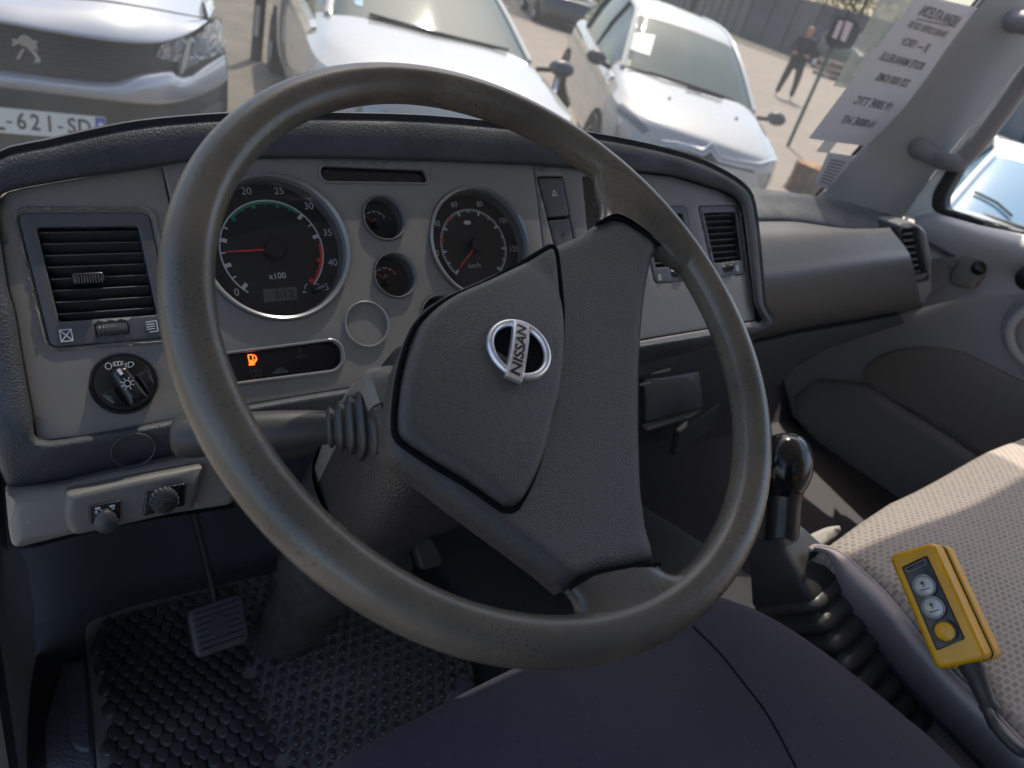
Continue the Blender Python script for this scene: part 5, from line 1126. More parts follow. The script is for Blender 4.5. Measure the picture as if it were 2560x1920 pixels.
def surfpts(pts, tree, off=.006):
    out = []
    for x, y in pts:
        d = W@np.array([x-1280, y-960, F]); d /= np.linalg.norm(d); co, no_, ix, ds_ = tree.ray_cast(Vector(EYE), Vector(d))
        if co is not None: out.append(np.array(co)+np.array(no_)*(1 if no_.dot(Vector(d)) < 0 else -1)*off)
    return out
# ---------------- generic small car body (x across, y rearwards from the windscreen base, z up)
def wheel(parent, T, x, y, r, w=.2):
    mb = MB(); s = 1 if x > 0 else -1
    def ring(rr, xx): return [T((x+xx*s, y+rr*math.cos(a), r+rr*math.sin(a))) for a in np.linspace(0, 2*math.pi, 36, endpoint=False)]
    t = loft('tyre', [ring(r*.62, .0), ring(r*.7, .012), ring(r*.93, .012), ring(r, -.02), ring(r, -w+.02), ring(r*.9, -w)], K['tyre'], parent, closed_u=True)
    loft('wheel_rim', [ring(r*.64, -.03), ring(r*.62, .004), ring(r*.56, -.008), ring(r*.52, -.05), ring(.001, -.04)], K['chrome'], t, closed_u=True)
def car(name, label, cat, T, paint, sx=1, sy=1, sz=1, glassm=None, group=None, mirrors=True, mirm=None, msides=(-1, 1)):
    root = thing(name, label, cat, cab=False, group=group); S = lambda p: T((p[0]*sx, p[1]*sy, p[2]*sz)); gm_ = glassm or K['cglass']
    plan = [(0, -1.17), (.25, -1.165), (.5, -1.12), (.68, -1.02), (.80, -.84), (.855, -.60), (.865, -.2), (.865, .4), (.87, 1.4), (.86, 2.4)]
    def both(row, n=15):
        a = cr(row, 4); return [S((-p[0], p[1], p[2])) for p in a[::-1]]+[S(p) for p in a[1:]]
    rows = [both([(x*.93, y+.05 if y < 0 else y, .24) for x, y in plan]), both([(x*.985, y+.01, .34) for x, y in plan]), both([(x*1.0, y-.02 if y < -.9 else y, .48) for x, y in plan]), both([(x*1.0, y, .62) for x, y in plan]), both([(x*.99, y+.03 if y < 0 else y, .74+.02*min(1, max(0, (y+1)/2))) for x, y in plan])]
    rows.append(both([(x*.965, y*.955 if y < 0 else y, .80+.06*min(1, max(0, (y+1.1)/1.1))) for x, y in plan]))
    R_ = [c for c in rows]
    k = len(R_[0]); cols = [cr([R_[i][j] for i in range(len(R_))], 3) for j in range(k)]
    body = loft('body', [[c[i] for c in cols] for i in range(len(cols[0]))], paint, root, edge=180)
    # bonnet
    br = [[(0, -1.117, .80), (.25, -1.11, .80), (.48, -1.07, .80), (.656, -.974, .80), (.772, -.80, .815), (.825, -.573, .825), (.835, -.19, .85)],
          [(0, -1.06, .855), (.25, -1.05, .853), (.47, -1.0, .85), (.62, -.9, .848), (.73, -.72, .858), (.79, -.50, .865), (.80, -.12, .885)],
          [(0, -.72, .945), (.25, -.71, .943), (.45, -.68, .938), (.60, -.60, .93), (.70, -.48, .925), (.755, -.32, .92), (.77, -.02, .925)],
          [(0, -.10, 1.035), (.25, -.09, 1.033), (.44, -.06, 1.028), (.58, -.02, 1.02), (.67, .04, 1.005), (.72, .09, .985), (.755, .16, .955)]]
    br = [both(r) for r in br]; k = len(br[0]); cols = [cr([br[i][j] for i in range(4)], 6) for j in range(k)]
    bon = loft('bonnet', [[c[i] for c in cols] for i in range(len(cols[0]))], paint, root, edge=180)
    # greenhouse: rail points from windscreen base up over the roof to the tail
    xs = [0, .33, .60]
    prof = [(-.09, 1.03, .70), (.05, 1.10, .675), (.40, 1.27, .615), (.70, 1.395, .56), (.86, 1.44, .545), (1.3, 1.475, .56), (1.9, 1.46, .555), (2.4, 1.40, .53), (2.62, 1.30, .53), (2.78, 1.02, .60), (2.84, .80, .66)]
    g = []
    for y, z_, w in prof: g.append([(0, y, z_), (w*.5, y+.012, z_-.006), (w*.85, y+.04, z_-.018), (w, y+.07, z_-.045)])
    G2 = [both(r) for r in g]; n = len(G2[0])
    def part(nm, i0, i1, m, j0=0, j1=None, inset=None):
        sub = [G2[i][j0:(j1 or n)] for i in range(i0, i1+1)]; kk = len(sub[0]); cl = [cr([sub[i][j] for i in range(len(sub))], 4) for j in range(kk)]
        return loft(nm, [[c[i] for c in cl] for i in range(len(cl[0]))], m, root, edge=180)
    wsx = part('windscreen', 0, 3, gm_); part('roof', 3, 8, paint); part('tailgate', 8, 10, paint)
    for s in (-1, 1):
        mbx = cr([S((s*(w+.004), y+.07, z_-.04)) for y, z_, w in prof[:9]], 4); mb = MB(); tube(mb, mbx, .028, 8); mb.build('roof_rail', paint, root)
        A = [(s*w, y+.07, z_-.045) for y, z_, w in prof[1:9]]; Bt = [(s*(.76-.05*max(0, (y-1.6))**1), y+.1 if y < 2 else y+.12, .93+.03*y/2.4) for y, z_, w in prof[1:9]]
        Al = cr([S(p) for p in A], 3); Bl = cr([S(p) for p in Bt], 3)
        loft('side_window', [Al, [(a+b)/2+V3(S((s*.02, 0, 0)))-V3(S((0, 0, 0))) for a, b in zip(Al, Bl)], Bl], gm_, root)
        yl = np.linspace(-.15, 2.5, 18)
        def sh(y): return .955 if y > 0 else .955+.0*y
        ra_ = [S((s*(.755-.05*max(0, y-1.6)), y, .925+.0125*y if y > .1 else .93+.08*(y+.0))) for y in yl]; rb_ = [S((s*(.835-.02*max(0, y-1.6)), y, .86+.01*y)) for y in yl]
        loft('shoulder', [ra_, [(a+b)/2+V3(S((s*.012, 0, .02)))-V3(S((0, 0, 0))) for a, b in zip(ra_, rb_)], rb_], paint, root)
        for yy, w in ((1.15, .03), (2.05, .035)):
            mb = MB(); top = S((s*.565, yy+.05, 1.42)); bo = S((s*.765, yy, .93)); tube(mb, [top, (V3(top)+V3(bo))/2+V3(S((s*.025, 0, 0)))-V3(S((0, 0, 0))), bo], w, 8, flat=.5); mb.build('door_pillar', K['matte'], root)
        for yy in (-.42, 2.08): 
            mb = MB(); c_ = []
            loft('wheel_arch', [[S((s*.872, yy+rr*math.cos(a)/sy, max(.24, (.31+rr*math.sin(a)/sz)))) for a in np.linspace(-.2, math.pi+.2, 24)] for rr in (.02, .355)], K['void'], root); wheel(root, lambda q: T((q[0], q[1], q[2])), s*.874*sx, yy*sy, .31)
        if mirrors and s in msides:
            mc = S((s*.97, .02, .99)); rows = []
            for t in np.linspace(0, math.pi, 9):
                rows.append([V3(S((s*(.97+.10*math.sin(t)*math.cos(a)), .0-.06*math.cos(t), .995+.065*math.sin(t)*math.sin(a))))*1.0 for a in np.linspace(0, 2*math.pi, 16, endpoint=False)])
            o = loft('wing_mirror', rows, mirm or K['bumper'], root, closed_u=True, edge=180)
            mb = MB(); tube(mb, [S((s*.80, .06, .94)), S((s*.92, .02, .97))], .022, 8); mb.build('mirror_arm', K['matte'], root)
    # scuttle and wiper
    mb = MB(); tube(mb, cr([S((x, -.095+abs(x)**2*.33, 1.040-abs(x)**2*.09)) for x in np.linspace(-.68, .68, 9)], 3), .022, 8); mb.build('scuttle', K['matte'], root)
    loft('underbody', [both([(x*.92, y+.06 if y < 0 else y, .25) for x, y in plan]), both([(0, y, .25) for x, y in plan])], K['void'], root)
    return root, body, bon, wsx
def pose(c, a, up, z0=0):
    a = nrm(a); up = nrm(up); y = nrm(np.cross(up, a)); a = np.cross(y, up)
    return lambda p: V3(c)+a*p[0]+y*p[1]+up*p[2]
# white hatchback, right of centre
Tc = pose((5.40, 5.48, .065), (.892, -.449, -.048), (.015, -.078, .997))
wcg = K['cglass']
r, body, bon, wsx = car('parked_car', 'small white hatchback with chrome chevron badge and dark side mirrors parked right of centre', 'car', Tc, K['wcar'], .97, 1.0, 1.0, mirm=K['frame'])
tr = bvh([body, bon]); trw = bvh([wsx])
decal('running_light', ZR((475, 862), (520, 860), (640, 970), (745, 1085), (690, 1110), (560, 995), (478, 930)), tr, mat('lamp_grey', (.22, .22, .23), .3), r)
decal('headlight', ZR((450, 1052), (505, 1040), (640, 1140), (775, 1215), (600, 1205), (435, 1140)), tr, K['lamp'], r)
decal('headlight', ZR((1630, 1450), (1845, 1425), (1830, 1600), (1680, 1600)), tr, K['lamp'], r)
decal('grille', ZR((840, 1210), (1180, 1290), (1250, 1260), (1310, 1330), (1600, 1410), (1620, 1440), (1290, 1360), (1180, 1320), (860, 1235)), tr, K['grille'], r)
for ln in (ZR((838, 1172), (960, 1183), (1180, 1240), (1258, 1190), (1322, 1295), (1450, 1328), (1640, 1360), (1780, 1330), (1845, 1290)), ZR((830, 1205), (1000, 1215), (1180, 1285), (1250, 1248), (1312, 1335), (1600, 1400))):
    pts = surfpts([tuple(p) for a_, b_ in zip(ln[:-1], ln[1:]) for p in (a_, ((a_[0]+b_[0])/2, (a_[1]+b_[1])/2))]+[ln[-1]], tr, .008)
    mb = MB(); tube(mb, pts, .011, 8); mb.build('chevron_badge', K['chrome'], r)
decal('fog_surround', ZR((1440, 1490), (1520, 1505), (1530, 1550), (1450, 1560)), tr, K['matte'], r)
for p in ZR((908, 818), (1463, 985)):
    decal('washer_jet', circ(p, 4, 0, 330, 8), tr, K['matte'], r, off=.006, step=4)
o = decal('windscreen_notice', ZR((560, 260), (790, 295), (745, 465), (548, 400)), trw, mat('notice_paper', (.75, .80, .72), .5), r)
decal('windscreen_sticker', ZR((530, 480), (590, 500), (575, 580), (518, 560)), trw, mat('sticker', (.35, .42, .25), .5), r)
mb = MB()
for a_, b_ in ((ZR((560, 575))[0], ZR((1180, 760))[0]), (ZR((1050, 745))[0], ZR((1640, 925))[0])):
    p_ = surfpts([a_, ((a_[0]+b_[0])/2, (a_[1]+b_[1])/2), b_], bvh([wsx, bon]), .02)
    if len(p_) > 1: tube(mb, p_, .01, 6)
mb.build('wipers', K['matte'], r)
# plate (hidden low) is left out of sight behind the dash
# big white car in the middle
Tm = pose((2.90, 5.77, -.06), (.978, -.207, -.01), (0, 0, 1))
r, body, bon, wsx = car('parked_car', 'large white car nose-on in the middle, its bonnet filling the view above the wheel', 'car', Tm, K['wcar'], 1.18, 1.18, 1.06, mirm=K['frame'], msides=(1,))
tr = bvh([body, bon]); trw = bvh([wsx])
decal('headlight', [(838, 296), (850, 262), (900, 258), (955, 272), (1010, 300), (980, 325), (880, 330)], tr, K['lamp'], r)
decal('windscreen_sticker', ZB((205, 0), (265, 0), (262, 45), (215, 30)), trw, mat('sticker_blue', (.25, .45, .6), .5), r)
p_ = surfpts([ZB((300, 100))[0], ZB((700, 215))[0], ZB((1150, 320))[0]], bvh([wsx, bon]), .02); mb = MB()
if len(p_) > 1: tube(mb, p_, .012, 6); mb.build('wipers', K['matte'], r)
# ---------------- silver van close on the left
van = thing('parked_van', 'silver grey van nose with black grille and lion badge at the left edge', 'van', cab=False)
d0 = 3.1/F; base_v = W@np.array([90-1280, 307-960, F])*d0+EYE; Y0 = base_v[1]
def vp(x, y, dy=0, wrap=True):
    """van front: pixel of the wide left zoom, set back by dy and by the nose's plan curve"""
    a, b = ZV((x, y))[0]; yo = Y0+dy+(.42*max(0, (x-950)/800)**2.2 if wrap else 0)+.06*abs((x-300)/900)**2
    return OP_((0, yo, 0), (0, -1, 0)).P(a, b)
cols_x = None
b0 = [(-700, 60), (-300, 130), (0, 170), (300, 225), (700, 290), (1000, 325), (1250, 330), (1400, 300), (1520, 250), (1600, 195), (1650, 155), (1690, 70)]
b1 = [(-700, -200), (-300, -130), (0, -75), (300, -35), (780, 2), (1100, 50), (1300, 85), (1420, 108), (1530, 128), (1600, 140), (1655, 150), (1695, 60)]
b2 = [(-700, -560), (-300, -520), (0, -480), (300, -430), (780, -360), (1100, -280), (1300, -230), (1420, -200), (1530, -170), (1600, -130), (1650, -60), (1688, 0)]
b3 = [(-700, -800), (-300, -780), (0, -740), (300, -700), (780, -640), (1100, -540), (1300, -470), (1420, -430), (1530, -390), (1600, -340), (1640, -250), (1670, -160)]
def gridrows(rows, k=5):
    g = [resample(cr(r, 5), 44) for r in rows]; cl = [cr([g[i][j] for i in range(len(g))], k) for j in range(44)]; return [[c[i] for c in cl] for i in range(len(cl[0]))]
def row(pts, dy): return [vp(x, y, dy) for x, y in pts]
vb = loft('bonnet', gridrows([[p+V3((0, .03, -.012)) for p in row(b0, .0)], row(b0, -.012), [(p+q)/2+V3((0, -.03, .012)) for p, q in zip(row(b0, 0), row(b1, .20))], row(b1, .19), row(b2, .62), row(b3, .98)]), K['scar'], van, edge=180)
mb = MB(); tube(mb, cr([p+V3((0, 0, .002)) for p in row([(x, y+3) for x, y in b1[:11]], .188)], 4), .003, 6); mb.build('shut_line', K['matte'], van)
f0 = [(-700, 50), (-300, 120), (0, 160), (300, 215), (700, 280), (1000, 315), (1250, 320), (1500, 262), (1640, 155), (1700, 130), (1735, 145), (1750, 145)]
f1 = [(-700, 480), (-300, 535), (0, 565), (400, 618), (850, 655), (1000, 640), (1200, 590), (1400, 590), (1560, 540), (1680, 480), (1760, 420), (1778, 400)]
f2 = [(-700, 620), (-300, 665), (0, 690), (400, 742), (850, 795), (1000, 812), (1250, 822), (1400, 805), (1560, 765), (1700, 705), (1780, 650), (1800, 620)]
f3 = [(-700, 1500), (-300, 1500), (0, 1480), (400, 1480), (850, 1460), (1000, 1450), (1250, 1420), (1400, 1380), (1560, 1300), (1700, 1200), (1780, 1120), (1800, 1080)]
skin_ = loft('front_panel', gridrows([row(f0, .03), row(f1, .03), row(f2, .04), [p+V3((0, .1, 0)) for p in row(f3, .03)]]), K['grille'], van, edge=180)
bar0 = [(-700, 490), (-300, 545), (0, 566), (400, 620), (700, 655), (900, 662), (980, 645), (1100, 605), (1250, 585), (1360, 575), (1400, 605), (1480, 600), (1560, 545), (1650, 500), (1740, 440), (1772, 420)]
bar2 = [(-700, 625), (-300, 668), (0, 692), (400, 742), (700, 780), (900, 802), (1000, 812), (1130, 820), (1250, 822), (1360, 812), (1450, 795), (1550, 768), (1640, 735), (1720, 690), (1780, 650), (1800, 625)]
bmid = [(a[0]*.5+b[0]*.5, a[1]*.5+b[1]*.5) for a, b in zip(bar0, bar2)]
vbar = loft('bumper', gridrows([[p+V3((0, .04, 0)) for p in row(bar0, 0)], row(bar0, -.008), [p for p in row(bmid, -.045)], row(bar2, -.02), [p+V3((0, .05, -.0)) for p in row(bar2, 0)]], 4), K['scar'], van, edge=180)
# grille bars
for t in np.linspace(.10, .92, 9):
    pts = [(a[0]*(1-t)+b[0]*t, a[1]*(1-t)+b[1]*t) for a, b in zip(f0[:7], f1[:7])]; pts[-1] = (min(pts[-1][0], 1180), pts[-1][1])
    mb = MB(); tube(mb, cr([vp(x, y, .022) for x, y in pts], 4), .0045, 6, flat=.6); mb.build('grille_bar', K['grille'], van)
wing = [[vp(x, y, d) for x, y in ((1690, 65), (1730, 150), (1772, 300), (1800, 600), (1798, 900), (1790, 1150))] for d in (0, .0)]
w0 = [vp(x, y, .0) for x, y in ((1652, 150), (1700, 250), (1740, 350), (1772, 440), (1800, 625), (1795, 1100))]
w1 = [p+V3((.03, .25, .02)) for p in w0]; w2 = [p+V3((.05, 1.0, .03)) for p in w0]; w3 = [p+V3((.05, 3.8, .03)) for p in w0]
loft('wing', [w0, w1, w2, w3], K['scar'], van)
tr = bvh([skin_, vbar])
trh = bvh([skin_])
hl = ZV((1205, 440), (1235, 352), (1300, 330), (1480, 272), (1600, 195), (1648, 150), (1690, 130), (1735, 200), (1755, 330), (1745, 410), (1640, 470), (1560, 535), (1480, 596), (1400, 606), (1378, 560), (1385, 480), (1300, 470))
K['hl'] = mat('headlight_glass', (.30, .31, .32), .10, metal=.5, coat=1, bump=[('vor', 14, .8, .01)])
hd_ = decal('headlight', hl, trh, K['hl'], van, off=.02)
decal('indicator_strip', ZV((1440, 300), (1480, 280), (1430, 500), (1400, 570), (1385, 565), (1395, 470)), trh, K['wcar'], hd_, off=.028)
decal('lamp_housing', ZV((1400, 560), (1560, 470), (1740, 400), (1745, 415), (1600, 500), (1480, 590), (1400, 600)), trh, K['matte'], hd_, off=.026)
decal('lamp_bezel', ZV((1490, 330), (1560, 290), (1600, 330), (1560, 400), (1500, 430), (1470, 400)), trh, K['lamp'], hd_, off=.027)
decal('lamp_bezel', ZV((1250, 370), (1340, 340), (1380, 370), (1360, 420), (1250, 420)), trh, K['lamp'], hd_, off=.027)
# fog lamp recess and lower trim hint
decal('fog_lamp', ZV((1560, 880), (1700, 800), (1760, 800), (1770, 870), (1640, 940)), trh, K['bumper'], van, off=.01)
# number plate
NPn = OP_(vp(300, 970, -.02), (0, -1, .06)); pl_ = NPn.pp(ZV((-560, 775), (832, 925), (832, 1060), (832, 1108), (-560, 958)))
cR = V3(NPn.px(*ZV((835, 1020))[0])); 
tl, tr2, = V3(NPn.px(*ZV((0, 845))[0])), V3(NPn.px(*ZV((832, 925))[0])); pdir = nrm(tr2-tl); pn_ = np.array([-pdir[1], pdir[0]]); ph = abs((V3(NPn.px(*ZV((0, 1042))[0]))-tl)@pn_)
pw = ph*520/110
np_ = plate('number_plate', NPn, fillet([tuple(tr2), tuple(tr2-pn_*ph), tuple(tr2-pn_*ph-pdir*pw), tuple(tr2-pdir*pw)], .006), K['plt'], van, h=.012, t=.012)
ew = ph*.40; plate('country_band', NPn, [tuple(tr2-pn_*.002-pdir*.002), tuple(tr2-pn_*(ph-.002)-pdir*.002), tuple(tr2-pn_*(ph-.002)-pdir*ew), tuple(tr2-pn_*.002-pdir*ew)], K['blue'], np_, h=.0135, t=.001)
bc = tr2-pdir*ew*.5; ang = math.atan2(pdir[1], pdir[0])
revolve('band_ring', NPn, bc-pn_*ph*.32, [(ph*.11, .0140), (ph*.06, .0142), (0, .0140)], mat('ring_pale', (.7, .75, .85), .4), np_, seg=16)
text('band_digits', '62', NPn, bc-pn_*ph*.80, ph*.17, mat('band_white', (.7, .72, .85), .4), np_, rot=ang, h=.0136)
def c_at(px, py): return NPn.px(*ZV((px, py))[0], .013)
for ch, px, py in (('F', -250, 935), ('L', -5, 968), ('-', 72, 950), ('6', 170, 965), ('2', 280, 975), ('1', 392, 985), ('-', 478, 993), ('S', 568, 1003), ('D', 668, 1013)):
    text('plate_character', ch, NPn, c_at(px, py), ph*.66, K['ink'], np_, rot=ang, h=.0125, bold=.022 if ch != '-' else 0, sx=.78 if ch != '-' else .9)
# lion badge, built as raised metal limbs
LB = OP_(vp(200, 385, -.005), (0, -1, .1)); lp_ = lambda *pts: [LB.px(*p, .012) for p in ZV(*pts)]
lion = [[(150, 290), (185, 275), (215, 282), (240, 300), (262, 322), (292, 318), (296, 340), (275, 352), (280, 375), (262, 392), (300, 440), (322, 478), (312, 500), (262, 492), (270, 478), (288, 472), (262, 430), (220, 385), (195, 365), (170, 362), (150, 340), (100, 368), (88, 352), (118, 335), (90, 322), (100, 302), (135, 318)],
        [(178, 382), (195, 392), (168, 430), (155, 452), (168, 462), (130, 468), (135, 452), (150, 432)],
        [(262, 345), (276, 340), (296, 385), (292, 408), (282, 406), (284, 388)]]
lg = van
lb_ = None
mb = MB()
for q in lion: prism(mb, LB, lp_(*q), .016, .014)
lb_ = mb.build('lion_badge', K['silver'], van, smooth=True, bevel=.002)
# ---------------- neighbouring car past the passenger window
pL = gr_(2400, 520, 1.0)
Tn = pose(pL+V3((.48, -.87, 0))*.62-V3((.87, .48, 0))*.1-V3((0, 0, 1.0)), (.48, -.87, 0), (0, 0, 1))
sk_g = mat('sky_painted_glass', (.10, .19, .27), .12, spec=.35)  # sky reflection put into the glass as a blue base colour
r, body, bon, wsx = car('parked_car', 'white car past the passenger door window, sky reflection painted into its glass under a black wiper', 'car', Tn, K['wcar'], 1.0, 1.0, 1.0, glassm=sk_g)
p_ = surfpts(ZC((1790, 1140), (1900, 1190), (2040, 1260), (2130, 1340)), bvh([wsx]), .02); mb = MB()
if len(p_) > 1: tube(mb, p_, .010, 6)
p_ = surfpts(ZC((2040, 1260), (2120, 1400)), bvh([wsx]), .02)
if len(p_) > 1: tube(mb, p_, .012, 6)
if mb.v: mb.build('wiper', K['matte'], r)
# ---------------- far yard: post, person, stump, vans, fence, trees
pb = gr_(1969, 366); sp_ = thing('sign_post', 'thin dark green post with a dark board and two pale pink sheets', 'sign post', cab=False)
def hz_on(base, x, y):     # height above base where the vertical through base best meets the pixel
    best = min(np.linspace(0, 4, 400), key=lambda hh: np.linalg.norm(projw(base+V3((0, 0, hh)))-V3((x, y)))); return best
def projw(p):
    q = (V3(p)-EYE)@W; return np.array([q[0]/q[2]*F+1280, q[1]/q[2]*F+960])
ptop = hz_on(pb, 2115, 60)
pg_ = mat('green_paint', (.02, .07, .055), .5)
mb = MB(); boxf(mb, pb+V3((0, 0, ptop*.5)), (.022, 0, 0), (0, .022, 0), (0, 0, ptop*.5)); mb.build('post', pg_, sp_, smooth=False)
pv_ = nrm(EYE-pb); pv_[2] = 0; BPn = OP_(pb+nrm(pv_)*.04, nrm(pv_), ex=np.cross([0, 0, 1], nrm(pv_)))
bd = BPn.pp([(2062, 98), (2092, 40), (2145, 52), (2152, 80), (2128, 122), (2075, 122)]); plate('board', BPn, bd, mat('board_dark', (.02, .035, .035), .6), sp_, h=0, t=.02)
for i, q in enumerate((ZP((405, 208), (455, 220), (378, 405), (330, 385)), ZP((480, 212), (552, 245), (468, 438), (415, 415)))): plate('sheet', BPn, BPn.pp(q), mat('pink_sheet', (.78, .58, .60), .6), sp_, h=.012, t=.004)
# stump
sb = gr_(2000, 500); st_ = thing('tree_stump', 'cut brown tree stump used as a block beside the white hatchback', 'tree stump', cab=False)
rows = []
sb = gr_(2005, 482); SH = hz_on(sb, 2005, 400)
for t, rr in ((0, .27), (.1, .25), (.5, .235), (.92, .24), (1, .235)): rows.append([sb+V3(((rr+.012*math.sin(a*5)+.008*math.sin(a*11+1))*math.cos(a), (rr+.012*math.sin(a*5)+.008*math.sin(a*11+1))*math.sin(a), SH*t)) for a in np.linspace(0, 2*math.pi, 48, endpoint=False)])
bark = mat('bark', (.13, .085, .06), .95, bump=[('noise', 14, .9, .03, (1, 1, .25))], var=(9, (.20, .14, .10), .4, .6)); loft('trunk', rows, bark, st_, closed_u=True)
tw_ = mat('cut_wood', (.50, .27, .12), .8, bump=[('noise', 25, .5, .02)], var=(8, (.26, .14, .07), .4, .6)); mb = MB(); r0_ = rows[-1]; mb.add([sb+V3((0, 0, SH+.02))]+[p+V3((0, 0, .004)) for p in r0_], [(0, 1+i, 1+(i+1) % 48) for i in range(48)]); mb.build('cut_top', tw_, st_)
# person
pf = gr_(1955, 246); pe = thing('person', 'person in dark jacket and trousers standing with legs apart on the paved yard', 'person', cab=False)
fw = nrm(V3((EYE-pf)[:2].tolist()+[0])); rt_ = np.cross(fw, [0, 0, 1]); PSC = 1.05
def B3(x, f, zz): return pf+(rt_*x+fw*f+V3((0, 0, zz)))*PSC
jt = {'pel': (0, 0, .95, .155), 'sp': (0, .0, 1.15, .150), 'ch': (0, .0, 1.35, .17), 'nk': (.0, .01, 1.50, .065), 'hd0': (0, .02, 1.58, .085), 'hd1': (0, .02, 1.67, .10), 'hd2': (0, .015, 1.74, .075),
      'hl': (-.10, 0, .90, .105), 'kl': (-.17, .05, .50, .07), 'al': (-.19, -.02, .09, .045), 'tl': (-.20, .15, .03, .035), 'hr': (.10, 0, .90, .105), 'kr': (.15, .08, .50, .07), 'ar': (.19, .02, .09, .045), 'tr': (.21, .18, .03, .035),
      'sl': (-.20, 0, 1.42, .075), 'el': (-.29, .04, 1.15, .052), 'wl': (-.16, .24, 1.08, .036), 'fl': (-.08, .30, 1.10, .03), 'sr': (.20, 0, 1.42, .075), 'er': (.29, .04, 1.15, .052), 'wr': (.16, .24, 1.08, .036), 'fr': (.08, .30, 1.10, .03)}
ed = [('pel', 'sp'), ('sp', 'ch'), ('ch', 'nk'), ('nk', 'hd0'), ('hd0', 'hd1'), ('hd1', 'hd2'), ('pel', 'hl'), ('hl', 'kl'), ('kl', 'al'), ('al', 'tl'), ('pel', 'hr'), ('hr', 'kr'), ('kr', 'ar'), ('ar', 'tr'), ('ch', 'sl'), ('sl', 'el'), ('el', 'wl'), ('wl', 'fl'), ('ch', 'sr'), ('sr', 'er'), ('er', 'wr'), ('wr', 'fr')]
def skinobj(name, jt, ed, m, parent, root_):
    ks = list(jt); me = bpy.data.meshes.new(name); me.from_pydata([tuple(B3(*jt[k][:3])) for k in ks], [(ks.index(a), ks.index(b)) for a, b in ed], []); o = bpy.data.objects.new(name, me); C.objects.link(o)
    sk_ = o.modifiers.new('skin', 'SKIN'); lay = me.skin_vertices[0].data
    for i, k in enumerate(ks): lay[i].radius = (jt[k][3]*PSC*.95, jt[k][3]*PSC*.8); lay[i].use_root = (k == root_)
    ss = o.modifiers.new('s', 'SUBSURF'); ss.levels = ss.render_levels = 2; bpy.context.view_layer.update(); dg = bpy.context.evaluated_depsgraph_get()
    m2 = bpy.data.meshes.new_from_object(o.evaluated_get(dg)); bpy.data.objects.remove(o); m2.materials.clear(); m2.materials.append(m); m2.polygons.foreach_set('use_smooth', [True]*len(m2.polygons))
    o = bpy.data.objects.new(name, m2); C.objects.link(o); o.parent = parent; return o
skm = mat('skin_tone', (.50, .24, .18), .6); bodyo = skinobj('body', {k: (*v[:3], v[3]*(1 if k in ('hd0', 'hd1', 'hd2', 'fl', 'fr', 'wl', 'wr', 'nk') else .6)) for k, v in jt.items()}, ed, skm, pe, 'pel')
jk = mat('dark_jacket', (.03, .04, .055), .85); tr_m = mat('dark_trousers', (.022, .026, .032), .85)
j2 = {k: (*v[:3], v[3]*1.25+.02) for k, v in jt.items()}
skinobj('jacket', {k: j2[k] for k in ('pel', 'sp', 'ch', 'nk', 'sl', 'el', 'wl', 'sr', 'er', 'wr')} | {'nk': (0, 0, 1.47, .075), 'wl': (-.19, .20, 1.09, .045), 'wr': (.19, .20, 1.09, .045)}, [('pel', 'sp'), ('sp', 'ch'), ('ch', 'nk'), ('ch', 'sl'), ('sl', 'el'), ('el', 'wl'), ('ch', 'sr'), ('sr', 'er'), ('er', 'wr')], jk, pe, 'pel')
skinobj('trousers', {k: j2[k] for k in ('pel', 'hl', 'kl', 'al', 'hr', 'kr', 'ar')}, [('pel', 'hl'), ('hl', 'kl'), ('kl', 'al'), ('pel', 'hr'), ('hr', 'kr'), ('kr', 'ar')], tr_m, pe, 'pel')
hair = {'a': (0, -.02, 1.66, .098), 'b': (0, -.01, 1.75, .085)}; skinobj('hair', hair, [('a', 'b')], mat('hair', (.03, .025, .02), .8), pe, 'a')
# far van behind the person, dark fence, pallets
vc = gr_(2110, 205)
fd = nrm(V3((-vc[0]*.3-4, -vc[1], 0))); Tv = pose(vc+V3((1.4, 2.2, 0))+nrm((.95, -.3, 0))*1.6, (.95, -.30, 0), (0, 0, 1))
car('parked_van', 'dark green high-roofed van standing behind the person in the yard', 'van', Tv, mat('far_van_paint', (.05, .07, .07), .35, coat=.5), 1.1, 1.1, 1.45, mirrors=False, glassm=mat('far_glass', (.06, .07, .075), .3, spec=.2))
pc_ = gr_(2085, 200); pst = thing('pallet_stack', 'low stack of pale wooden slats behind the green sign post', 'pallets', cab=False); wdm = mat('pale_wood', (.36, .30, .26), .8, bump=[('noise', 20, .4, .01)])
for L_i in range(3):
    for k in range(4):
        mb = MB(); boxf(mb, pc_+V3((0, 0, .12+.30*L_i))+nrm((.95, -.3, 0))*0+nrm((.3, .95, 0))*(.25*k-.4), nrm((.95, -.3, 0))*1.0, nrm((.3, .95, 0))*.07, V3((0, 0, .02))); mb.build('slat', wdm, pst, smooth=False)
    mb = MB()
    for e_ in (-.9, 0, .9): boxf(mb, pc_+V3((0, 0, .03+.30*L_i))+nrm((.95, -.3, 0))*e_, nrm((.95, -.3, 0))*.05, nrm((.3, .95, 0))*.5, V3((0, 0, .065)))
    mb.build('bearer', wdm, pst, smooth=False)
fm = mat('fence_metal', (.085, .10, .115), .6, var=(1.5, (.13, .145, .16), .4, .6))
fA, fB, fC = gr_(1560, -40), gr_(1850, 92), gr_(2030, 160)
fe = thing('metal_fence', 'long dark grey sheet metal fence along the far edge of the yard', 'fence', cab=False)
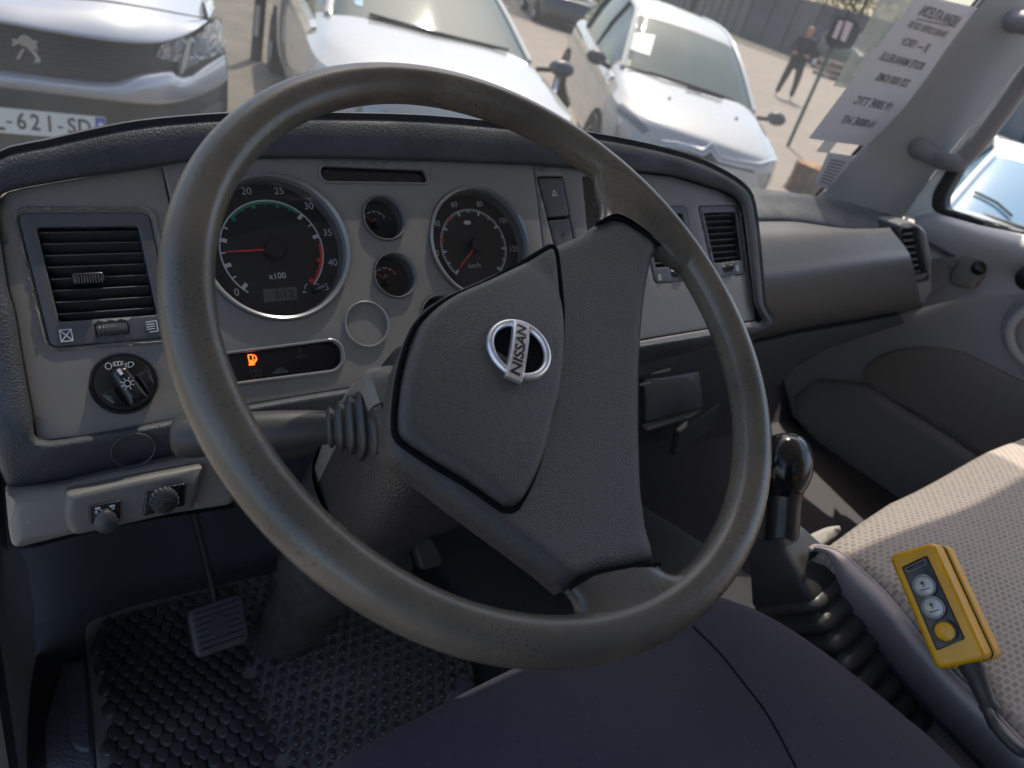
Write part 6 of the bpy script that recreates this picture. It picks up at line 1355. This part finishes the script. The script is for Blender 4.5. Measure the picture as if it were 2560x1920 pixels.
for a_, b_ in ((fA, fB), (fB, fC+(fC-fB)*3)):
    L = np.linalg.norm(b_-a_); dd = (b_-a_)/L; nn = np.array([-dd[1], dd[0], 0]); n_ = int(L/2.4)+1; mb = MB(); boxf(mb, (a_+b_)/2+V3((0, 0, 1.5)), dd*L/2, nn*.03, V3((0, 0, 1.5))); mb.build('sheet_panel', fm, fe, smooth=False)
    for k in range(n_+1): mb = MB(); boxf(mb, a_+dd*L*k/n_-nn*.06+V3((0, 0, 1.52)), dd*.05, nn*.05, V3((0, 0, 1.52))); mb.build('post', K['bumper'], fe, smooth=False)
# trees beyond: trunk, limbs and leaf clumps
leafm = [mat('leaf_a', (.07, .085, .03), .7), mat('leaf_b', (.12, .11, .045), .7)]
tw2 = mat('trunk_bark', (.11, .085, .065), .9, bump=[('noise', 12, .8, .03)])
def tree(label, base, hh, rad, seed, lm):
    rs = np.random.default_rng(seed); t = thing('leafy_tree', label, 'tree', cab=False, group='trees beyond the yard'); base = V3(base); mb = MB()
    tube(mb, [base, base+V3((.1, 0, hh*.3)), base+V3((-.05, .1, hh*.7))], [.22, .16, .06], 10)
    ends = []
    for k in range(7):
        a = rs.uniform(0, 6.28); s = base+V3((.05, 0, hh*rs.uniform(.25, .6))); e = s+V3((math.cos(a)*rad*.7, math.sin(a)*rad*.7, hh*rs.uniform(.1, .3))); tube(mb, [s, (s+e)/2+V3((0, 0, -.1)), e], [.08, .05, .02], 6); ends.append(e)
    mb.build('trunk', tw2, t); n = 2600; cl = 45; cc = [base+V3((rs.normal()*rad*.45, rs.normal()*rad*.45, hh*.62+rs.normal()*hh*.17)) for _ in range(cl)]; vs = []; fs = []
    for i in range(n):
        c = cc[rs.integers(cl)]+rs.normal(size=3)*rad*.16; a = nrm(rs.normal(size=3)); b = nrm(np.cross(a, rs.normal(size=3))); s = rs.uniform(.07, .15); j = len(vs); vs += [c-a*s, c+b*s*.6, c+a*s, c-b*s*.6]; fs.append((j, j+1, j+2, j+3))
    mesh('crown', vs, fs, lm, t, smooth=False)
for i, (x, y, dist, hh, rad, lb) in enumerate(((1420, -60, 26, 5, 2.4, 'olive leafy tree between the two white cars'), (1300, -120, 30, 6, 3, 'olive tree rising behind the middle white car'), (560, -250, 22, 4.5, 2.5, 'brownish tree seen in the gap right of the silver van'), (1950, 0, 60, 8, 4, 'dusty tree standing above the dark fence'), (2150, 40, 62, 8, 4, 'pale olive tree over the far van roof'), (1750, -40, 62, 8, 4.5, 'wide tree above the fence behind the hatchback roof'))):
    d = W@np.array([x-1280, y-960, F]); d[2] = 0; d = nrm(d)*dist; tree(lb, (d[0], d[1], 0), hh, rad, i+3, leafm[i % 2])
# dark car between the white cars
dc = gr_(1425, 88); Td = pose(dc+V3((.6, 1.5, 0)), (.9, -.4, 0), (0, 0, 1))
car('parked_car', 'dark grey car far back in the gap between the two white cars', 'car', Td, mat('dark_car_paint', (.03, .035, .045), .25, coat=1), .95, 1, .9)
# bollard in the gap beside the van
bb = gr_(640, 150); bo_ = thing('bollard', 'black bollard with a pale painted highlight standing in the gap right of the silver van', 'bollard', cab=False)
rows = [[bb+V3((rr*math.cos(a), rr*math.sin(a), zz)) for a in np.linspace(0, 2*math.pi, 24, endpoint=False)] for zz, rr in ((0, .07), (.02, .06), (1.0, .055), (1.06, .035), (1.07, 0))]
loft('post', rows, K['matte'], bo_, closed_u=True); rows = [[bb+V3((rr*math.cos(a), rr*math.sin(a), zz)) for a in np.linspace(3.7, 4.5, 6)] for zz, rr in ((.25, .061), (.55, .060))]; loft('highlight', rows, K['wcar'], bo_)  # pale strip on the post is its highlight, painted as colour
finish()
